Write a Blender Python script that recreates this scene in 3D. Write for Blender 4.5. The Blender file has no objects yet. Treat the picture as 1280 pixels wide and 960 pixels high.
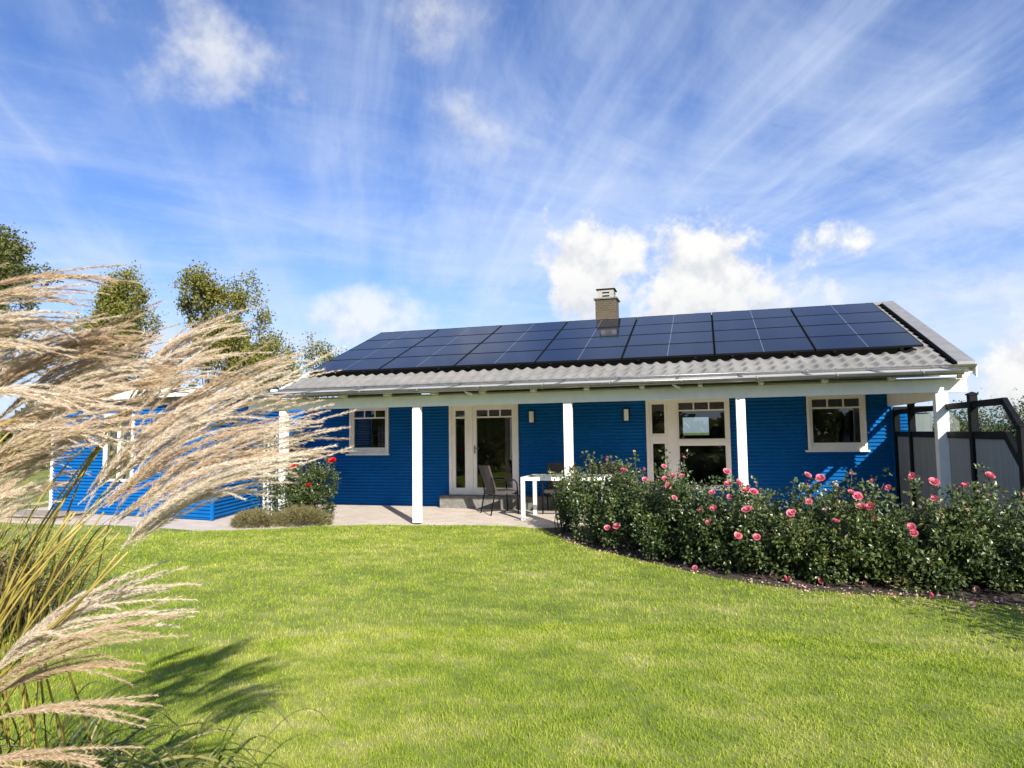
import bpy, math, random
import numpy as np
from mathutils import Vector, Matrix

C = bpy.context.scene.collection
SC = bpy.context.scene
PI = math.pi
rng = np.random.default_rng(7)
random.seed(7)

# ------------------------------------------------------------------ camera
cam_d = bpy.data.cameras.new('camera'); cam = bpy.data.objects.new('camera', cam_d); C.objects.link(cam)
cam.matrix_world = Matrix(((0.9603, 0.0340, 0.2768, 0), (0.2786, -0.0669, -0.9581, 0), (-0.0141, 0.9972, -0.0737, 1.6533), (0, 0, 0, 1)))
cam_d.sensor_width = 36; cam_d.lens = 847.09 / 1280 * 36; cam_d.clip_start = 0.05; cam_d.clip_end = 3000
cam_d.dof.use_dof = True; cam_d.dof.focus_distance = 10.5; cam_d.dof.aperture_fstop = 11.0
SC.camera = cam

# ------------------------------------------------------------------ light and exposure
SUN = Vector((0.507, -0.7006, 0.503)).normalized()
sd = bpy.data.lights.new('sun', 'SUN'); sd.energy = 4.5; sd.angle = math.radians(0.53); sd.color = (1.0, 0.93, 0.82)
so = bpy.data.objects.new('sun', sd); C.objects.link(so); so.rotation_euler = SUN.to_track_quat('Z', 'Y').to_euler(); so.location = (8, -10, 12)
SC.view_settings.view_transform = 'Standard'; SC.view_settings.look = 'None'; SC.view_settings.gamma = 1.0
SC.view_settings.exposure = 1.0
SC.view_settings.use_curve_mapping = False
SC.cycles.max_bounces = 6; SC.cycles.transparent_max_bounces = 12; SC.cycles.caustics_reflective = False; SC.cycles.caustics_refractive = False
SC.cycles.use_denoising = True

class G:
    """tiny helper for building node graphs"""
    def __init__(s, nt): s.nt = nt; s.n = nt.nodes; s.l = nt.links
    def node(s, t, **kw):
        n = s.n.new(t)
        for k, v in kw.items(): setattr(n, k, v)
        return n
    def put(s, sock, v):
        if isinstance(v, bpy.types.NodeSocket): s.l.new(v, sock)
        elif isinstance(v, (int, float)) or v is None:
            if v is not None: sock.default_value = v
        else:
            v = tuple(v)
            try: sock.default_value = v
            except Exception: sock.default_value = v + (1.0,)
    def m(s, op, a, b=0.0, c=0.0, clamp=False):
        n = s.node('ShaderNodeMath', operation=op); n.use_clamp = clamp
        s.put(n.inputs[0], a); s.put(n.inputs[1], b); s.put(n.inputs[2], c); return n.outputs[0]
    def vm(s, op, a, b=(0, 0, 0)):
        n = s.node('ShaderNodeVectorMath', operation=op); s.put(n.inputs[0], a); s.put(n.inputs[1], b)
        return n.outputs['Value'] if op == 'DOT_PRODUCT' else n.outputs[0]
    def xyz(s, x, y, z):
        n = s.node('ShaderNodeCombineXYZ'); s.put(n.inputs[0], x); s.put(n.inputs[1], y); s.put(n.inputs[2], z); return n.outputs[0]
    def sep(s, v):
        n = s.node('ShaderNodeSeparateXYZ'); s.put(n.inputs[0], v); return n.outputs
    def noise(s, vec, scale, detail=4, rough=0.5, dist=0.0):
        n = s.node('ShaderNodeTexNoise'); s.put(n.inputs['Vector'], vec); n.inputs['Scale'].default_value = scale
        n.inputs['Detail'].default_value = detail; n.inputs['Roughness'].default_value = rough; n.inputs['Distortion'].default_value = dist
        return n.outputs[0]
    def ss(s, x, a, b, lo=0.0, hi=1.0):
        n = s.node('ShaderNodeMapRange', interpolation_type='SMOOTHSTEP'); s.put(n.inputs[0], x)
        n.inputs[1].default_value = a; n.inputs[2].default_value = b; n.inputs[3].default_value = lo; n.inputs[4].default_value = hi
        return n.outputs[0]
    def mix(s, f, a, b, blend='MIX'):
        n = s.node('ShaderNodeMix', data_type='RGBA', blend_type=blend); s.put(n.inputs[0], f); s.put(n.inputs[6], a); s.put(n.inputs[7], b)
        return n.outputs[2]
    def ramp(s, f, stops):
        n = s.node('ShaderNodeValToRGB'); s.put(n.inputs[0], f); e = n.color_ramp.elements
        while len(e) < len(stops): e.new(0.5)
        for i, (p, c) in enumerate(stops): e[i].position = p; e[i].color = tuple(c) + (1,)
        return n.outputs[0]

# ------------------------------------------------------------------ sky
w = bpy.data.worlds.new('World'); SC.world = w; w.use_nodes = True
g = G(w.node_tree); g.n.clear()
sky = g.node('ShaderNodeTexSky', sky_type='NISHITA', sun_disc=False)
sky.sun_elevation = math.asin(SUN.z); sky.sun_rotation = math.atan2(SUN.x, SUN.y)
sky.air_density = 1.0; sky.dust_density = 0.35; sky.ozone_density = 2.2; sky.altitude = 50
tc = g.node('ShaderNodeTexCoord').outputs['Generated']
dirn = g.vm('NORMALIZE', tc)
dx, dy, dz = g.sep(dirn)
zc = g.m('ADD', g.m('MAXIMUM', dz, 0.0), 0.09)
u = g.m('DIVIDE', dx, zc); v = g.m('DIVIDE', dy, zc)
ax, ay = -0.482, 0.876                                   # the wind that combed the cirrus
al = g.m('ADD', g.m('MULTIPLY', u, ax), g.m('MULTIPLY', v, ay))
ac = g.m('SUBTRACT', g.m('MULTIPLY', v, ax), g.m('MULTIPLY', u, ay))
wob = g.noise(g.xyz(g.m('MULTIPLY', al, 0.30), g.m('MULTIPLY', ac, 0.45), 3.0), 1.0, 5, 0.55)
ac2 = g.m('ADD', ac, g.m('MULTIPLY', wob, 0.9))
c1 = g.noise(g.xyz(g.m('MULTIPLY', al, 0.42), g.m('MULTIPLY', ac2, 0.95), 1.7), 0.95, 12, 0.64, 0.7)
c2 = g.noise(g.xyz(g.m('MULTIPLY', al, 0.09), g.m('MULTIPLY', g.m('ADD', ac, g.m('MULTIPLY', wob, 0.35)), 1.5), 7.7), 1.35, 6, 0.58, 0.15)
rid = g.m('POWER', g.m('SUBTRACT', 1.0, g.m('ABSOLUTE', g.m('SUBTRACT', g.m('MULTIPLY', c2, 2.0), 1.0))), 6.0)
c3 = g.noise(g.xyz(g.m('MULTIPLY', u, 0.4), g.m('MULTIPLY', v, 0.4), 8.2), 0.95, 4, 0.55)
c4 = g.noise(g.xyz(g.m('MULTIPLY', g.m('ADD', u, v), 0.55), g.m('MULTIPLY', g.m('SUBTRACT', u, v), 1.5), 2.9), 1.3, 11, 0.66, 0.9)   # a second, crossing wind
low = g.ss(dz, 0.58, 0.12)
veilc = g.m('ADD', g.m('ADD', g.m('MULTIPLY', c1, 0.62), g.m('MULTIPLY', c4, 0.38)), g.m('ADD', g.m('MULTIPLY', g.m('SUBTRACT', c3, 0.5), 0.85), g.m('MULTIPLY', low, 0.25)))
cirf = g.m('MULTIPLY', g.ss(veilc, 0.52, 0.99), 0.90)
thin = g.m('MULTIPLY', g.m('MULTIPLY', rid, g.ss(c3, 0.30, 0.55)), g.m('MULTIPLY', g.ss(c1, 0.28, 0.58), 0.44))
cirf = g.m('SUBTRACT', 1.0, g.m('MULTIPLY', g.m('SUBTRACT', 1.0, cirf), g.m('SUBTRACT', 1.0, thin)))
hz = g.m('MULTIPLY', g.ss(dz, 0.28, 0.0), 0.62)
veil = g.m('SUBTRACT', 1.0, g.m('MULTIPLY', g.m('SUBTRACT', 1.0, cirf), g.m('SUBTRACT', 1.0, hz)))
base = g.mix(1.0, sky.outputs[0], (0.68, 0.90, 1.34, 1), 'MULTIPLY')
SKYK = 0.068
basec = g.mix(1.0, base, (SKYK, SKYK, SKYK, 1), 'MULTIPLY')
col = g.mix(veil, basec, (0.365, 0.42, 0.525, 1))
# cumulus puffs: centre direction, half sizes in radians, opacity, softness of the edge
PUFFS = [((-0.567, 0.670, 0.479), 0.165, 0.085, 0.75, 1.1), ((-0.325, 0.777, 0.545), 0.11, 0.06, 0.6, 1.2), ((-0.289, 0.860, 0.422), 0.105, 0.065, 0.62, 1.1),
         ((-0.150, 0.958, 0.240), 0.115, 0.090, 1.0, 0.30), ((0.012, 0.975, 0.210), 0.165, 0.095, 1.0, 0.32), ((-0.465, 0.869, 0.165), 0.12, 0.06, 0.75, 0.8),
         ((0.335, 0.927, 0.160), 0.10, 0.045, 0.45, 1.0), ((0.356, 0.930, 0.072), 0.10, 0.075, 1.0, 0.5), ((-0.72, 0.68, 0.12), 0.2, 0.05, 0.6, 0.9),
         ((0.62, 0.77, 0.15), 0.25, 0.08, 0.8, 0.8), ((-0.3, -0.92, 0.28), 0.3, 0.12, 0.8, 0.8), ((0.5, -0.8, 0.35), 0.25, 0.12, 0.7, 0.8)]
nz = g.noise(dirn, 11, 9, 0.58)
nz2 = g.noise(g.vm('ADD', dirn, (SUN.x * 0.02, SUN.y * 0.02, SUN.z * 0.036)), 11, 9, 0.58)
cum = None; bot = None
for c, rx, ry, op, sf in PUFFS:
    cv = Vector(c).normalized(); rt = cv.cross(Vector((0, 0, 1))).normalized(); upv = rt.cross(cv)
    a = g.m('MULTIPLY', g.vm('DOT_PRODUCT', dirn, rt), 1 / rx); b = g.m('MULTIPLY', g.vm('DOT_PRODUCT', dirn, upv), 1 / ry)
    front = g.m('GREATER_THAN', g.vm('DOT_PRODUCT', dirn, cv), 0.3)
    q = g.m('SQRT', g.m('ADD', g.m('MULTIPLY', a, a), g.m('MULTIPLY', b, b)))
    f = g.m('ADD', g.m('SUBTRACT', 0.80, q), g.m('MULTIPLY', g.m('SUBTRACT', nz, 0.5), 2.7))
    f = g.m('MULTIPLY', g.m('MULTIPLY', g.ss(f, -0.10, sf), front), op)
    bb = g.m('MULTIPLY', f, g.ss(b, 0.1, -0.8))
    cum = f if cum is None else g.m('MAXIMUM', cum, f); bot = bb if bot is None else g.m('MAXIMUM', bot, bb)
lit = g.m('ADD', g.m('MULTIPLY', g.ss(g.m('SUBTRACT', nz2, nz), -0.08, 0.14), 0.6), g.m('MULTIPLY', bot, 0.35), clamp=True)
ccol = g.mix(lit, (0.50, 0.50, 0.495, 1), (0.31, 0.33, 0.37, 1))
col = g.mix(cum, col, ccol)
bg = g.node('ShaderNodeBackground'); g.put(bg.inputs[0], col); bg.inputs[1].default_value = 1.0
out = g.node('ShaderNodeOutputWorld'); g.l.new(bg.outputs[0], out.inputs[0])
w.cycles.sampling_method = 'MANUAL'; w.cycles.sample_map_resolution = 512

# ------------------------------------------------------------------ materials
def mat(name):
    m_ = bpy.data.materials.new(name); m_.use_nodes = True; gg = G(m_.node_tree)
    p = gg.n['Principled BSDF']; return m_, gg, p
def simple(name, col, rough=0.6, metal=0.0, var=0.12, scale=6.0, bump=0.0, bscale=60.0, spec=0.5):
    m_, q, p = mat(name)
    pos = q.node('ShaderNodeNewGeometry').outputs['Position']
    n = q.noise(pos, scale, 5, 0.6)
    c = q.mix(q.ss(n, 0.3, 0.7), [x * (1 - var) for x in col] + [1], [min(1, x * (1 + var)) for x in col] + [1])
    q.put(p.inputs['Base Color'], c); p.inputs['Roughness'].default_value = rough; p.inputs['Metallic'].default_value = metal
    p.inputs['Specular IOR Level'].default_value = spec
    if bump:
        b = q.node('ShaderNodeBump'); b.inputs['Strength'].default_value = bump; b.inputs['Distance'].default_value = 0.01
        q.put(b.inputs['Height'], q.noise(pos, bscale, 5, 0.65)); q.l.new(b.outputs[0], p.inputs['Normal'])
    return m_
def leafy(name, stops, rough=0.45, trans=0.25, patch=None, spec=0.5, obj=0.0):
    """foliage: hue differs from leaf to leaf; thin leaves let some light through"""
    m_, q, p = mat(name)
    ge = q.node('ShaderNodeNewGeometry')
    r = ge.outputs['Random Per Island']
    if patch:
        n = q.noise(ge.outputs['Position'], patch[0], 3, 0.55); r = q.m('ADD', q.m('MULTIPLY', r, 1 - patch[1]), q.m('MULTIPLY', q.ss(n, 0.32, 0.68), patch[1]))
    if obj: r = q.m('ADD', q.m('MULTIPLY', r, 1 - obj), q.m('MULTIPLY', q.node('ShaderNodeObjectInfo').outputs['Random'], obj))
    c = q.ramp(r, stops)
    q.put(p.inputs['Base Color'], c); p.inputs['Roughness'].default_value = rough; p.inputs['Specular IOR Level'].default_value = spec
    t = q.node('ShaderNodeBsdfTranslucent'); q.put(t.inputs[0], c)
    mx = q.node('ShaderNodeMixShader'); mx.inputs[0].default_value = trans
    q.l.new(p.outputs[0], mx.inputs[1]); q.l.new(t.outputs[0], mx.inputs[2]); q.l.new(mx.outputs[0], q.n['Material Output'].inputs[0])
    return m_

M = {}
M['blue'] = simple('blue_sheet', (0.0025, 0.112, 0.36), 0.5, 0, 0.07, 1.3, spec=0.12)
M['white'] = simple('white_paint', (0.84, 0.83, 0.79), 0.45, 0, 0.03, 5)
M['cream'] = simple('cream_paint', (0.90, 0.87, 0.82), 0.5, 0, 0.04, 4)
M['canopy'] = simple('canopy_sheet', (0.46, 0.46, 0.44), 0.4, 0, 0.06, 3)
M['lamp'] = simple('lamp_white', (0.90, 0.90, 0.88), 0.4, 0, 0.02)
M['dark'] = simple('dark_metal', (0.006, 0.0065, 0.008), 0.6, 0.0, 0.2, spec=0.15)
M['black'] = simple('black_gap', (0.003, 0.003, 0.003), 0.95, 0, spec=0.05)
M['zinc'] = simple('zinc', (0.26, 0.26, 0.258), 0.36, 0.8, 0.12, 8)
M['concrete'] = simple('concrete', (0.16, 0.155, 0.14), 0.85, 0, 0.25, 9, 0.3)
M['interior'] = simple('interior_plaster', (0.34, 0.31, 0.26), 0.9)
M['wood_floor'] = simple('wood_floor', (0.20, 0.12, 0.06), 0.5, 0, 0.3, 4)
M['wicker'] = simple('wicker', (0.045, 0.040, 0.035), 0.6, 0, 0.4, 90, 0.8, 150)
M['mustard'] = simple('mustard_cloth', (0.36, 0.22, 0.04), 0.85, 0, 0.2, 20, 0.3)
M['timber'] = simple('grey_timber', (0.30, 0.26, 0.21), 0.8, 0, 0.25, 10, 0.4)
M['soil'] = simple('soil', (0.050, 0.036, 0.025), 0.95, 0, 0.5, 14, 1.0, 40)
M['bark'] = simple('bark', (0.10, 0.085, 0.07), 0.9, 0, 0.3, 12, 0.5)
M['twig'] = simple('twig', (0.07, 0.06, 0.03), 0.8, 0, 0.4, 12)

# tiles
m_, q, p = mat('concrete_tile'); M['tile'] = m_
pos = q.node('ShaderNodeNewGeometry').outputs['Position']
n1 = q.noise(pos, 1.6, 6, 0.65); n2 = q.noise(pos, 30, 5, 0.7)
c = q.mix(q.ss(n1, 0.3, 0.7), (0.17, 0.167, 0.158, 1), (0.235, 0.23, 0.218, 1))
c = q.mix(q.ss(n2, 0.55, 0.75, 0, 0.55), c, (0.16, 0.16, 0.13, 1)); q.put(p.inputs['Base Color'], c); p.inputs['Roughness'].default_value = 0.85
b = q.node('ShaderNodeBump'); b.inputs['Strength'].default_value = 0.35; b.inputs['Distance'].default_value = 0.01; q.put(b.inputs['Height'], n2); q.l.new(b.outputs[0], p.inputs['Normal'])

# solar cells: dark blue silicon under glass, fine busbars
m_, q, p = mat('solar_cells'); M['cells'] = m_
ge = q.node('ShaderNodeTexCoord').outputs['Object']
ox, oy, oz = q.sep(ge)
oi = q.node('ShaderNodeObjectInfo').outputs['Random']
def lines(sck, period, wdt):
    f = q.m('ABSOLUTE', q.m('SUBTRACT', q.m('FRACT', q.m('DIVIDE', sck, period)), 0.5))
    return q.m('GREATER_THAN', f, 0.5 - wdt / period / 2)
grid = q.m('MAXIMUM', lines(q.m('ADD', ox, 0.8675), 0.0847, 0.0022), lines(q.m('ADD', oy, 0.47), 0.155, 0.0022))
c = q.mix(oi, (0.008, 0.011, 0.022, 1), (0.010, 0.014, 0.028, 1))
c = q.mix(q.m('MULTIPLY', grid, 0.5), c, (0.06, 0.075, 0.12, 1))
mid = q.m('LESS_THAN', q.m('ABSOLUTE', ox), 0.006); c = q.mix(q.m('MULTIPLY', mid, 0.45), c, (0.30, 0.32, 0.38, 1))
q.put(p.inputs['Base Color'], c); p.inputs['Roughness'].default_value = 0.09; p.inputs['IOR'].default_value = 1.45
q.put(p.inputs['Roughness'], q.m('ADD', 0.07, q.m('MULTIPLY', oi, 0.05)))

# window glass: reflects at grazing angles, else see-through
m_, q, p = mat('window_glass'); M['glass'] = m_
fr = q.node('ShaderNodeFresnel'); fr.inputs[0].default_value = 1.55
gl = q.node('ShaderNodeBsdfGlossy'); gl.inputs['Roughness'].default_value = 0.0; gl.inputs[0].default_value = (0.95, 0.98, 1, 1)
tr = q.node('ShaderNodeBsdfTransparent'); tr.inputs[0].default_value = (0.62, 0.66, 0.64, 1)
nb = q.node('ShaderNodeBump'); nb.inputs['Strength'].default_value = 0.04; nb.inputs['Distance'].default_value = 0.02
q.put(nb.inputs['Height'], q.noise(q.node('ShaderNodeNewGeometry').outputs['Position'], 2.5, 1)); q.l.new(nb.outputs[0], gl.inputs['Normal'])
mx = q.node('ShaderNodeMixShader'); q.put(mx.inputs[0], q.m('MULTIPLY', q.m('MULTIPLY', fr.outputs[0], 1.9, clamp=True), q.m('SUBTRACT', 1.0, q.node('ShaderNodeNewGeometry').outputs['Backfacing']))); q.l.new(tr.outputs[0], mx.inputs[1]); q.l.new(gl.outputs[0], mx.inputs[2])
q.l.new(mx.outputs[0], q.n['Material Output'].inputs[0]); q.n.remove(p)
m_, q, p = mat('screen_glass'); M['screen_glass'] = m_
fr = q.node('ShaderNodeFresnel'); fr.inputs[0].default_value = 1.5
gl = q.node('ShaderNodeBsdfGlossy'); gl.inputs['Roughness'].default_value = 0.02
tr = q.node('ShaderNodeBsdfTransparent'); tr.inputs[0].default_value = (0.86, 0.90, 0.88, 1)
mx = q.node('ShaderNodeMixShader'); q.put(mx.inputs[0], q.m('MULTIPLY', fr.outputs[0], q.m('SUBTRACT', 1.0, q.node('ShaderNodeNewGeometry').outputs['Backfacing']))); q.l.new(tr.outputs[0], mx.inputs[1]); q.l.new(gl.outputs[0], mx.inputs[2])
q.l.new(mx.outputs[0], q.n['Material Output'].inputs[0]); q.n.remove(p)

# brick of the chimney
m_, q, p = mat('chimney_brick'); M['brick'] = m_
tcn = q.node('ShaderNodeTexCoord').outputs['Object']; bx_, by_, bz_ = q.sep(tcn)
br = q.node('ShaderNodeTexBrick'); q.put(br.inputs['Vector'], q.xyz(q.m('ADD', bx_, by_), bz_, 0.0)); br.inputs['Scale'].default_value = 4.4
br.inputs['Color1'].default_value = (0.09, 0.064, 0.032, 1); br.inputs['Color2'].default_value = (0.055, 0.042, 0.024, 1); br.inputs['Mortar'].default_value = (0.095, 0.085, 0.062, 1)
br.inputs['Mortar Size'].default_value = 0.035; q.put(p.inputs['Base Color'], br.outputs[0]); p.inputs['Roughness'].default_value = 0.9

# patio paving
m_, q, p = mat('patio_paving'); M['patio'] = m_
pos = q.node('ShaderNodeNewGeometry').outputs['Position']
br = q.node('ShaderNodeTexBrick'); q.put(br.inputs['Vector'], pos); br.inputs['Scale'].default_value = 1.25; br.offset = 0.5
br.inputs['Brick Width'].default_value = 0.5; br.inputs['Row Height'].default_value = 0.25
br.inputs['Color1'].default_value = (0.54, 0.47, 0.41, 1); br.inputs['Color2'].default_value = (0.60, 0.53, 0.47, 1); br.inputs['Mortar'].default_value = (0.30, 0.25, 0.21, 1); br.inputs['Mortar Size'].default_value = 0.006
n1 = q.noise(pos, 2.2, 6, 0.65); c = q.mix(q.ss(n1, 0.4, 0.72, 0, 0.45), br.outputs[0], (0.30, 0.245, 0.20, 1))
n2 = q.noise(pos, 60, 4, 0.7); c = q.mix(q.ss(n2, 0.5, 0.7, 0, 0.25), c, (0.58, 0.53, 0.48, 1))
q.put(p.inputs['Base Color'], c); p.inputs['Roughness'].default_value = 0.85

# screen panel: grey board with fine upright ribs
m_, q, p = mat('ribbed_board'); M['ribs'] = m_
pos = q.node('ShaderNodeNewGeometry').outputs['Position']; px_, py_, pz_ = q.sep(pos)
f = q.m('ABSOLUTE', q.m('SUBTRACT', q.m('FRACT', q.m('DIVIDE', py_, 0.085)), 0.5))
gr = q.ss(f, 0.42, 0.5); sm = q.noise(q.xyz(q.m('MULTIPLY', py_, 25), 0.0, q.m('MULTIPLY', pz_, 0.6)), 1.0, 4)
c = q.mix(q.ss(sm, 0.3, 0.7), (0.21, 0.225, 0.24, 1), (0.27, 0.285, 0.295, 1)); c = q.mix(q.m('MULTIPLY', gr, 0.5), c, (0.06, 0.065, 0.07, 1))
q.put(p.inputs['Base Color'], c); p.inputs['Roughness'].default_value = 0.6
b = q.node('ShaderNodeBump'); b.inputs['Strength'].default_value = 0.6; b.inputs['Distance'].default_value = 0.006; b.invert = True; q.put(b.inputs['Height'], gr); q.l.new(b.outputs[0], p.inputs['Normal'])

# lawn
LAWN = [(0.0, (0.165, 0.235, 0.020)), (0.28, (0.27, 0.37, 0.030)), (0.54, (0.385, 0.46, 0.056)), (0.78, (0.53, 0.54, 0.14)), (1.0, (0.71, 0.67, 0.32))]
def lawn_color(q, islands):
    ge = q.node('ShaderNodeNewGeometry'); pos = ge.outputs['Position']
    a1 = q.noise(q.vm('MULTIPLY', pos, (1, 1.3, 0)), 0.55, 4, 0.55); a2 = q.noise(q.vm('MULTIPLY', pos, (1.0, 1.6, 0)), 2.3, 4, 0.6); a3 = q.noise(pos, 9.0, 3, 0.6)
    r = q.m('ADD', q.m('ADD', q.m('MULTIPLY', a1, 0.55), q.m('MULTIPLY', a2, 0.55)), q.m('MULTIPLY', a3, 0.25))
    r = q.ss(r, 0.45, 0.92)
    if islands: r = q.m('ADD', q.m('MULTIPLY', r, 0.64), q.m('MULTIPLY', q.m('POWER', ge.outputs['Random Per Island'], 1.6), 0.36))
    return q.ramp(r, LAWN)
m_, q, p = mat('lawn_blades'); M['blades'] = m_
c = lawn_color(q, True); q.put(p.inputs['Base Color'], c); p.inputs['Roughness'].default_value = 0.6; p.inputs['Specular IOR Level'].default_value = 0.12
t = q.node('ShaderNodeBsdfTranslucent'); q.put(t.inputs[0], c); mx = q.node('ShaderNodeMixShader'); mx.inputs[0].default_value = 0.35
q.l.new(p.outputs[0], mx.inputs[1]); q.l.new(t.outputs[0], mx.inputs[2]); q.l.new(mx.outputs[0], q.n['Material Output'].inputs[0])
m_, q, p = mat('lawn_ground'); M['lawn'] = m_
c = lawn_color(q, False); q.put(p.inputs['Base Color'], q.mix(0.60, c, (0.055, 0.06, 0.02, 1))); p.inputs['Roughness'].default_value = 0.95

ROSE = [(0, (0.026, 0.044, 0.012)), (0.4, (0.048, 0.080, 0.019)), (0.75, (0.095, 0.13, 0.030)), (0.92, (0.17, 0.165, 0.052)), (1, (0.18, 0.085, 0.045))]
M['rose_leaf'] = leafy('rose_leaf', ROSE, 0.38, 0.2, (1.6, 0.35), spec=0.6)
M['pink'] = leafy('pink_petal', [(0, (0.52, 0.07, 0.12)), (0.5, (0.66, 0.15, 0.22)), (1, (0.78, 0.36, 0.40))], 0.6, 0.3)
M['red'] = leafy('red_petal', [(0, (0.50, 0.004, 0.008)), (1, (0.68, 0.012, 0.016))], 0.55, 0.25)
M['pale_petal'] = leafy('fallen_petal', [(0, (0.60, 0.24, 0.24)), (0.5, (0.66, 0.45, 0.38)), (1, (0.52, 0.42, 0.30))], 0.7, 0.2)
M['heath'] = leafy('heath_leaf', [(0, (0.10, 0.085, 0.035)), (0.5, (0.17, 0.15, 0.05)), (1, (0.25, 0.22, 0.10))], 0.7, 0.2)
M['tree_leaf'] = leafy('tree_leaf', [(0, (0.10, 0.115, 0.02)), (0.5, (0.20, 0.20, 0.034)), (1, (0.30, 0.25, 0.055))], 0.55, 0.3, (0.5, 0.4))
M['tree_leaf_dark'] = leafy('tree_leaf_dark', [(0, (0.06, 0.075, 0.018)), (0.6, (0.12, 0.135, 0.028)), (1, (0.20, 0.17, 0.045))], 0.55, 0.28, (0.5, 0.4))
M['bush_leaf'] = leafy('bush_leaf', [(0, (0.035, 0.065, 0.014)), (0.6, (0.085, 0.125, 0.026)), (0.93, (0.16, 0.16, 0.05)), (1, (0.22, 0.06, 0.04))], 0.5, 0.3)
M['blade_leaf'] = leafy('silver_grass_leaf', [(0, (0.055, 0.09, 0.016)), (0.4, (0.13, 0.16, 0.03)), (0.7, (0.28, 0.25, 0.08)), (1, (0.50, 0.42, 0.22))], 0.45, 0.35)
M['straw_leaf'] = leafy('olive_grass_leaf', [(0, (0.07, 0.075, 0.02)), (0.5, (0.15, 0.125, 0.045)), (1, (0.32, 0.25, 0.12))], 0.5, 0.35)
M['stalk'] = simple('silver_grass_stalk', (0.30, 0.235, 0.055), 0.5, 0, 0.35, 14)
M['plume'] = leafy('plume_hair', [(0, (0.47, 0.32, 0.18)), (0.35, (0.66, 0.52, 0.36)), (0.65, (0.78, 0.68, 0.54)), (1, (0.88, 0.82, 0.73))], 0.55, 0.42, spec=0.35, obj=0.5)

# ------------------------------------------------------------------ builders
class MB:
    def __init__(s): s.v = []; s.f = []; s.sm = []
    def add(s, vs, fs, smooth=False):
        o = len(s.v); s.v += [tuple(map(float, a)) for a in vs]; s.f += [tuple(o + i for i in f) for f in fs]; s.sm += [smooth] * len(fs); return s
    def box(s, x0, x1, y0, y1, z0, z1, bev=0.0):
        b = min(bev, (x1 - x0) * .45, (y1 - y0) * .45, (z1 - z0) * .45)
        if b <= 0:
            return s.add([(x0, y0, z0), (x1, y0, z0), (x1, y1, z0), (x0, y1, z0), (x0, y0, z1), (x1, y0, z1), (x1, y1, z1), (x0, y1, z1)],
                         [(0, 3, 2, 1), (4, 5, 6, 7), (0, 1, 5, 4), (1, 2, 6, 5), (2, 3, 7, 6), (3, 0, 4, 7)])
        return s.prism([(x0 + b, y0), (x1 - b, y0), (x1, y0 + b), (x1, y1 - b), (x1 - b, y1), (x0 + b, y1), (x0, y1 - b), (x0, y0 + b)], z0, z1)
    def prism(s, pts, z0, z1):
        n = len(pts)
        return s.add([(x, y, z0) for x, y in pts] + [(x, y, z1) for x, y in pts], [tuple(range(n - 1, -1, -1)), tuple(range(n, 2 * n))] + [(i, (i + 1) % n, n + (i + 1) % n, n + i) for i in range(n)])
    def bar(s, a, b, w, h=None, up=(0, 0, 1)):
        """rectangular bar from a to b, w wide, h high"""
        h = h or w; a = Vector(a); b = Vector(b); d = (b - a).normalized(); upv = Vector(up)
        if abs(d.dot(upv)) > .98: upv = Vector((0, 1, 0))
        r = d.cross(upv).normalized(); k = r.cross(d)
        vs = [p_ + r * (sx * w / 2) + k * (sz * h / 2) for p_ in (a, b) for sx, sz in ((-1, -1), (1, -1), (1, 1), (-1, 1))]
        return s.add(vs, [(3, 2, 1, 0), (4, 5, 6, 7), (0, 1, 5, 4), (1, 2, 6, 5), (2, 3, 7, 6), (3, 0, 4, 7)])
    def tube(s, pts, rad, n=8):
        pts = [Vector(p_) for p_ in pts]; rad = rad if hasattr(rad, '__len__') else [rad] * len(pts)
        vs = []; fs = []
        for i, p_ in enumerate(pts):
            d = (pts[min(i + 1, len(pts) - 1)] - pts[max(i - 1, 0)]).normalized()
            u_ = Vector((0, 0, 1)) if abs(d.z) < .9 else Vector((1, 0, 0)); a = d.cross(u_).normalized(); b_ = a.cross(d)
            vs += [p_ + (a * math.cos(2 * PI * k / n) + b_ * math.sin(2 * PI * k / n)) * rad[i] for k in range(n)]
        for i in range(len(pts) - 1):
            for k in range(n): fs.append((i * n + k, i * n + (k + 1) % n, (i + 1) * n + (k + 1) % n, (i + 1) * n + k))
        fs.append(tuple(range(n - 1, -1, -1))); fs.append(tuple((len(pts) - 1) * n + k for k in range(n)))
        return s.add(vs, fs, True)
    def grid(s, P, smooth=True):
        """P[i][j] rows of points"""
        r = len(P); c = len(P[0])
        return s.add([p_ for row in P for p_ in row], [(i * c + j, i * c + j + 1, (i + 1) * c + j + 1, (i + 1) * c + j) for i in range(r - 1) for j in range(c - 1)], smooth)
    def build(s, name, m, parent=None, origin=None, bevel=0.0):
        o_ = Vector(origin) if origin is not None else Vector((0, 0, 0))
        me = bpy.data.meshes.new(name); me.from_pydata([tuple(Vector(a) - o_) for a in s.v], [], s.f); me.update()
        me.polygons.foreach_set('use_smooth', s.sm)
        ob = bpy.data.objects.new(name, me); C.objects.link(ob); me.materials.append(m)
        ob.location = o_
        if parent is not None: ob.parent = parent; ob.matrix_parent_inverse = Matrix.Identity(4); ob.location = o_ - wloc(parent)
        if bevel: b_ = ob.modifiers.new('bevel', 'BEVEL'); b_.width = bevel; b_.segments = 2; b_.limit_method = 'ANGLE'
        return ob
def wloc(o):
    l = Vector(o.location)
    while o.parent: o = o.parent; l = l + Vector(o.location)
    return l
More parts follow.
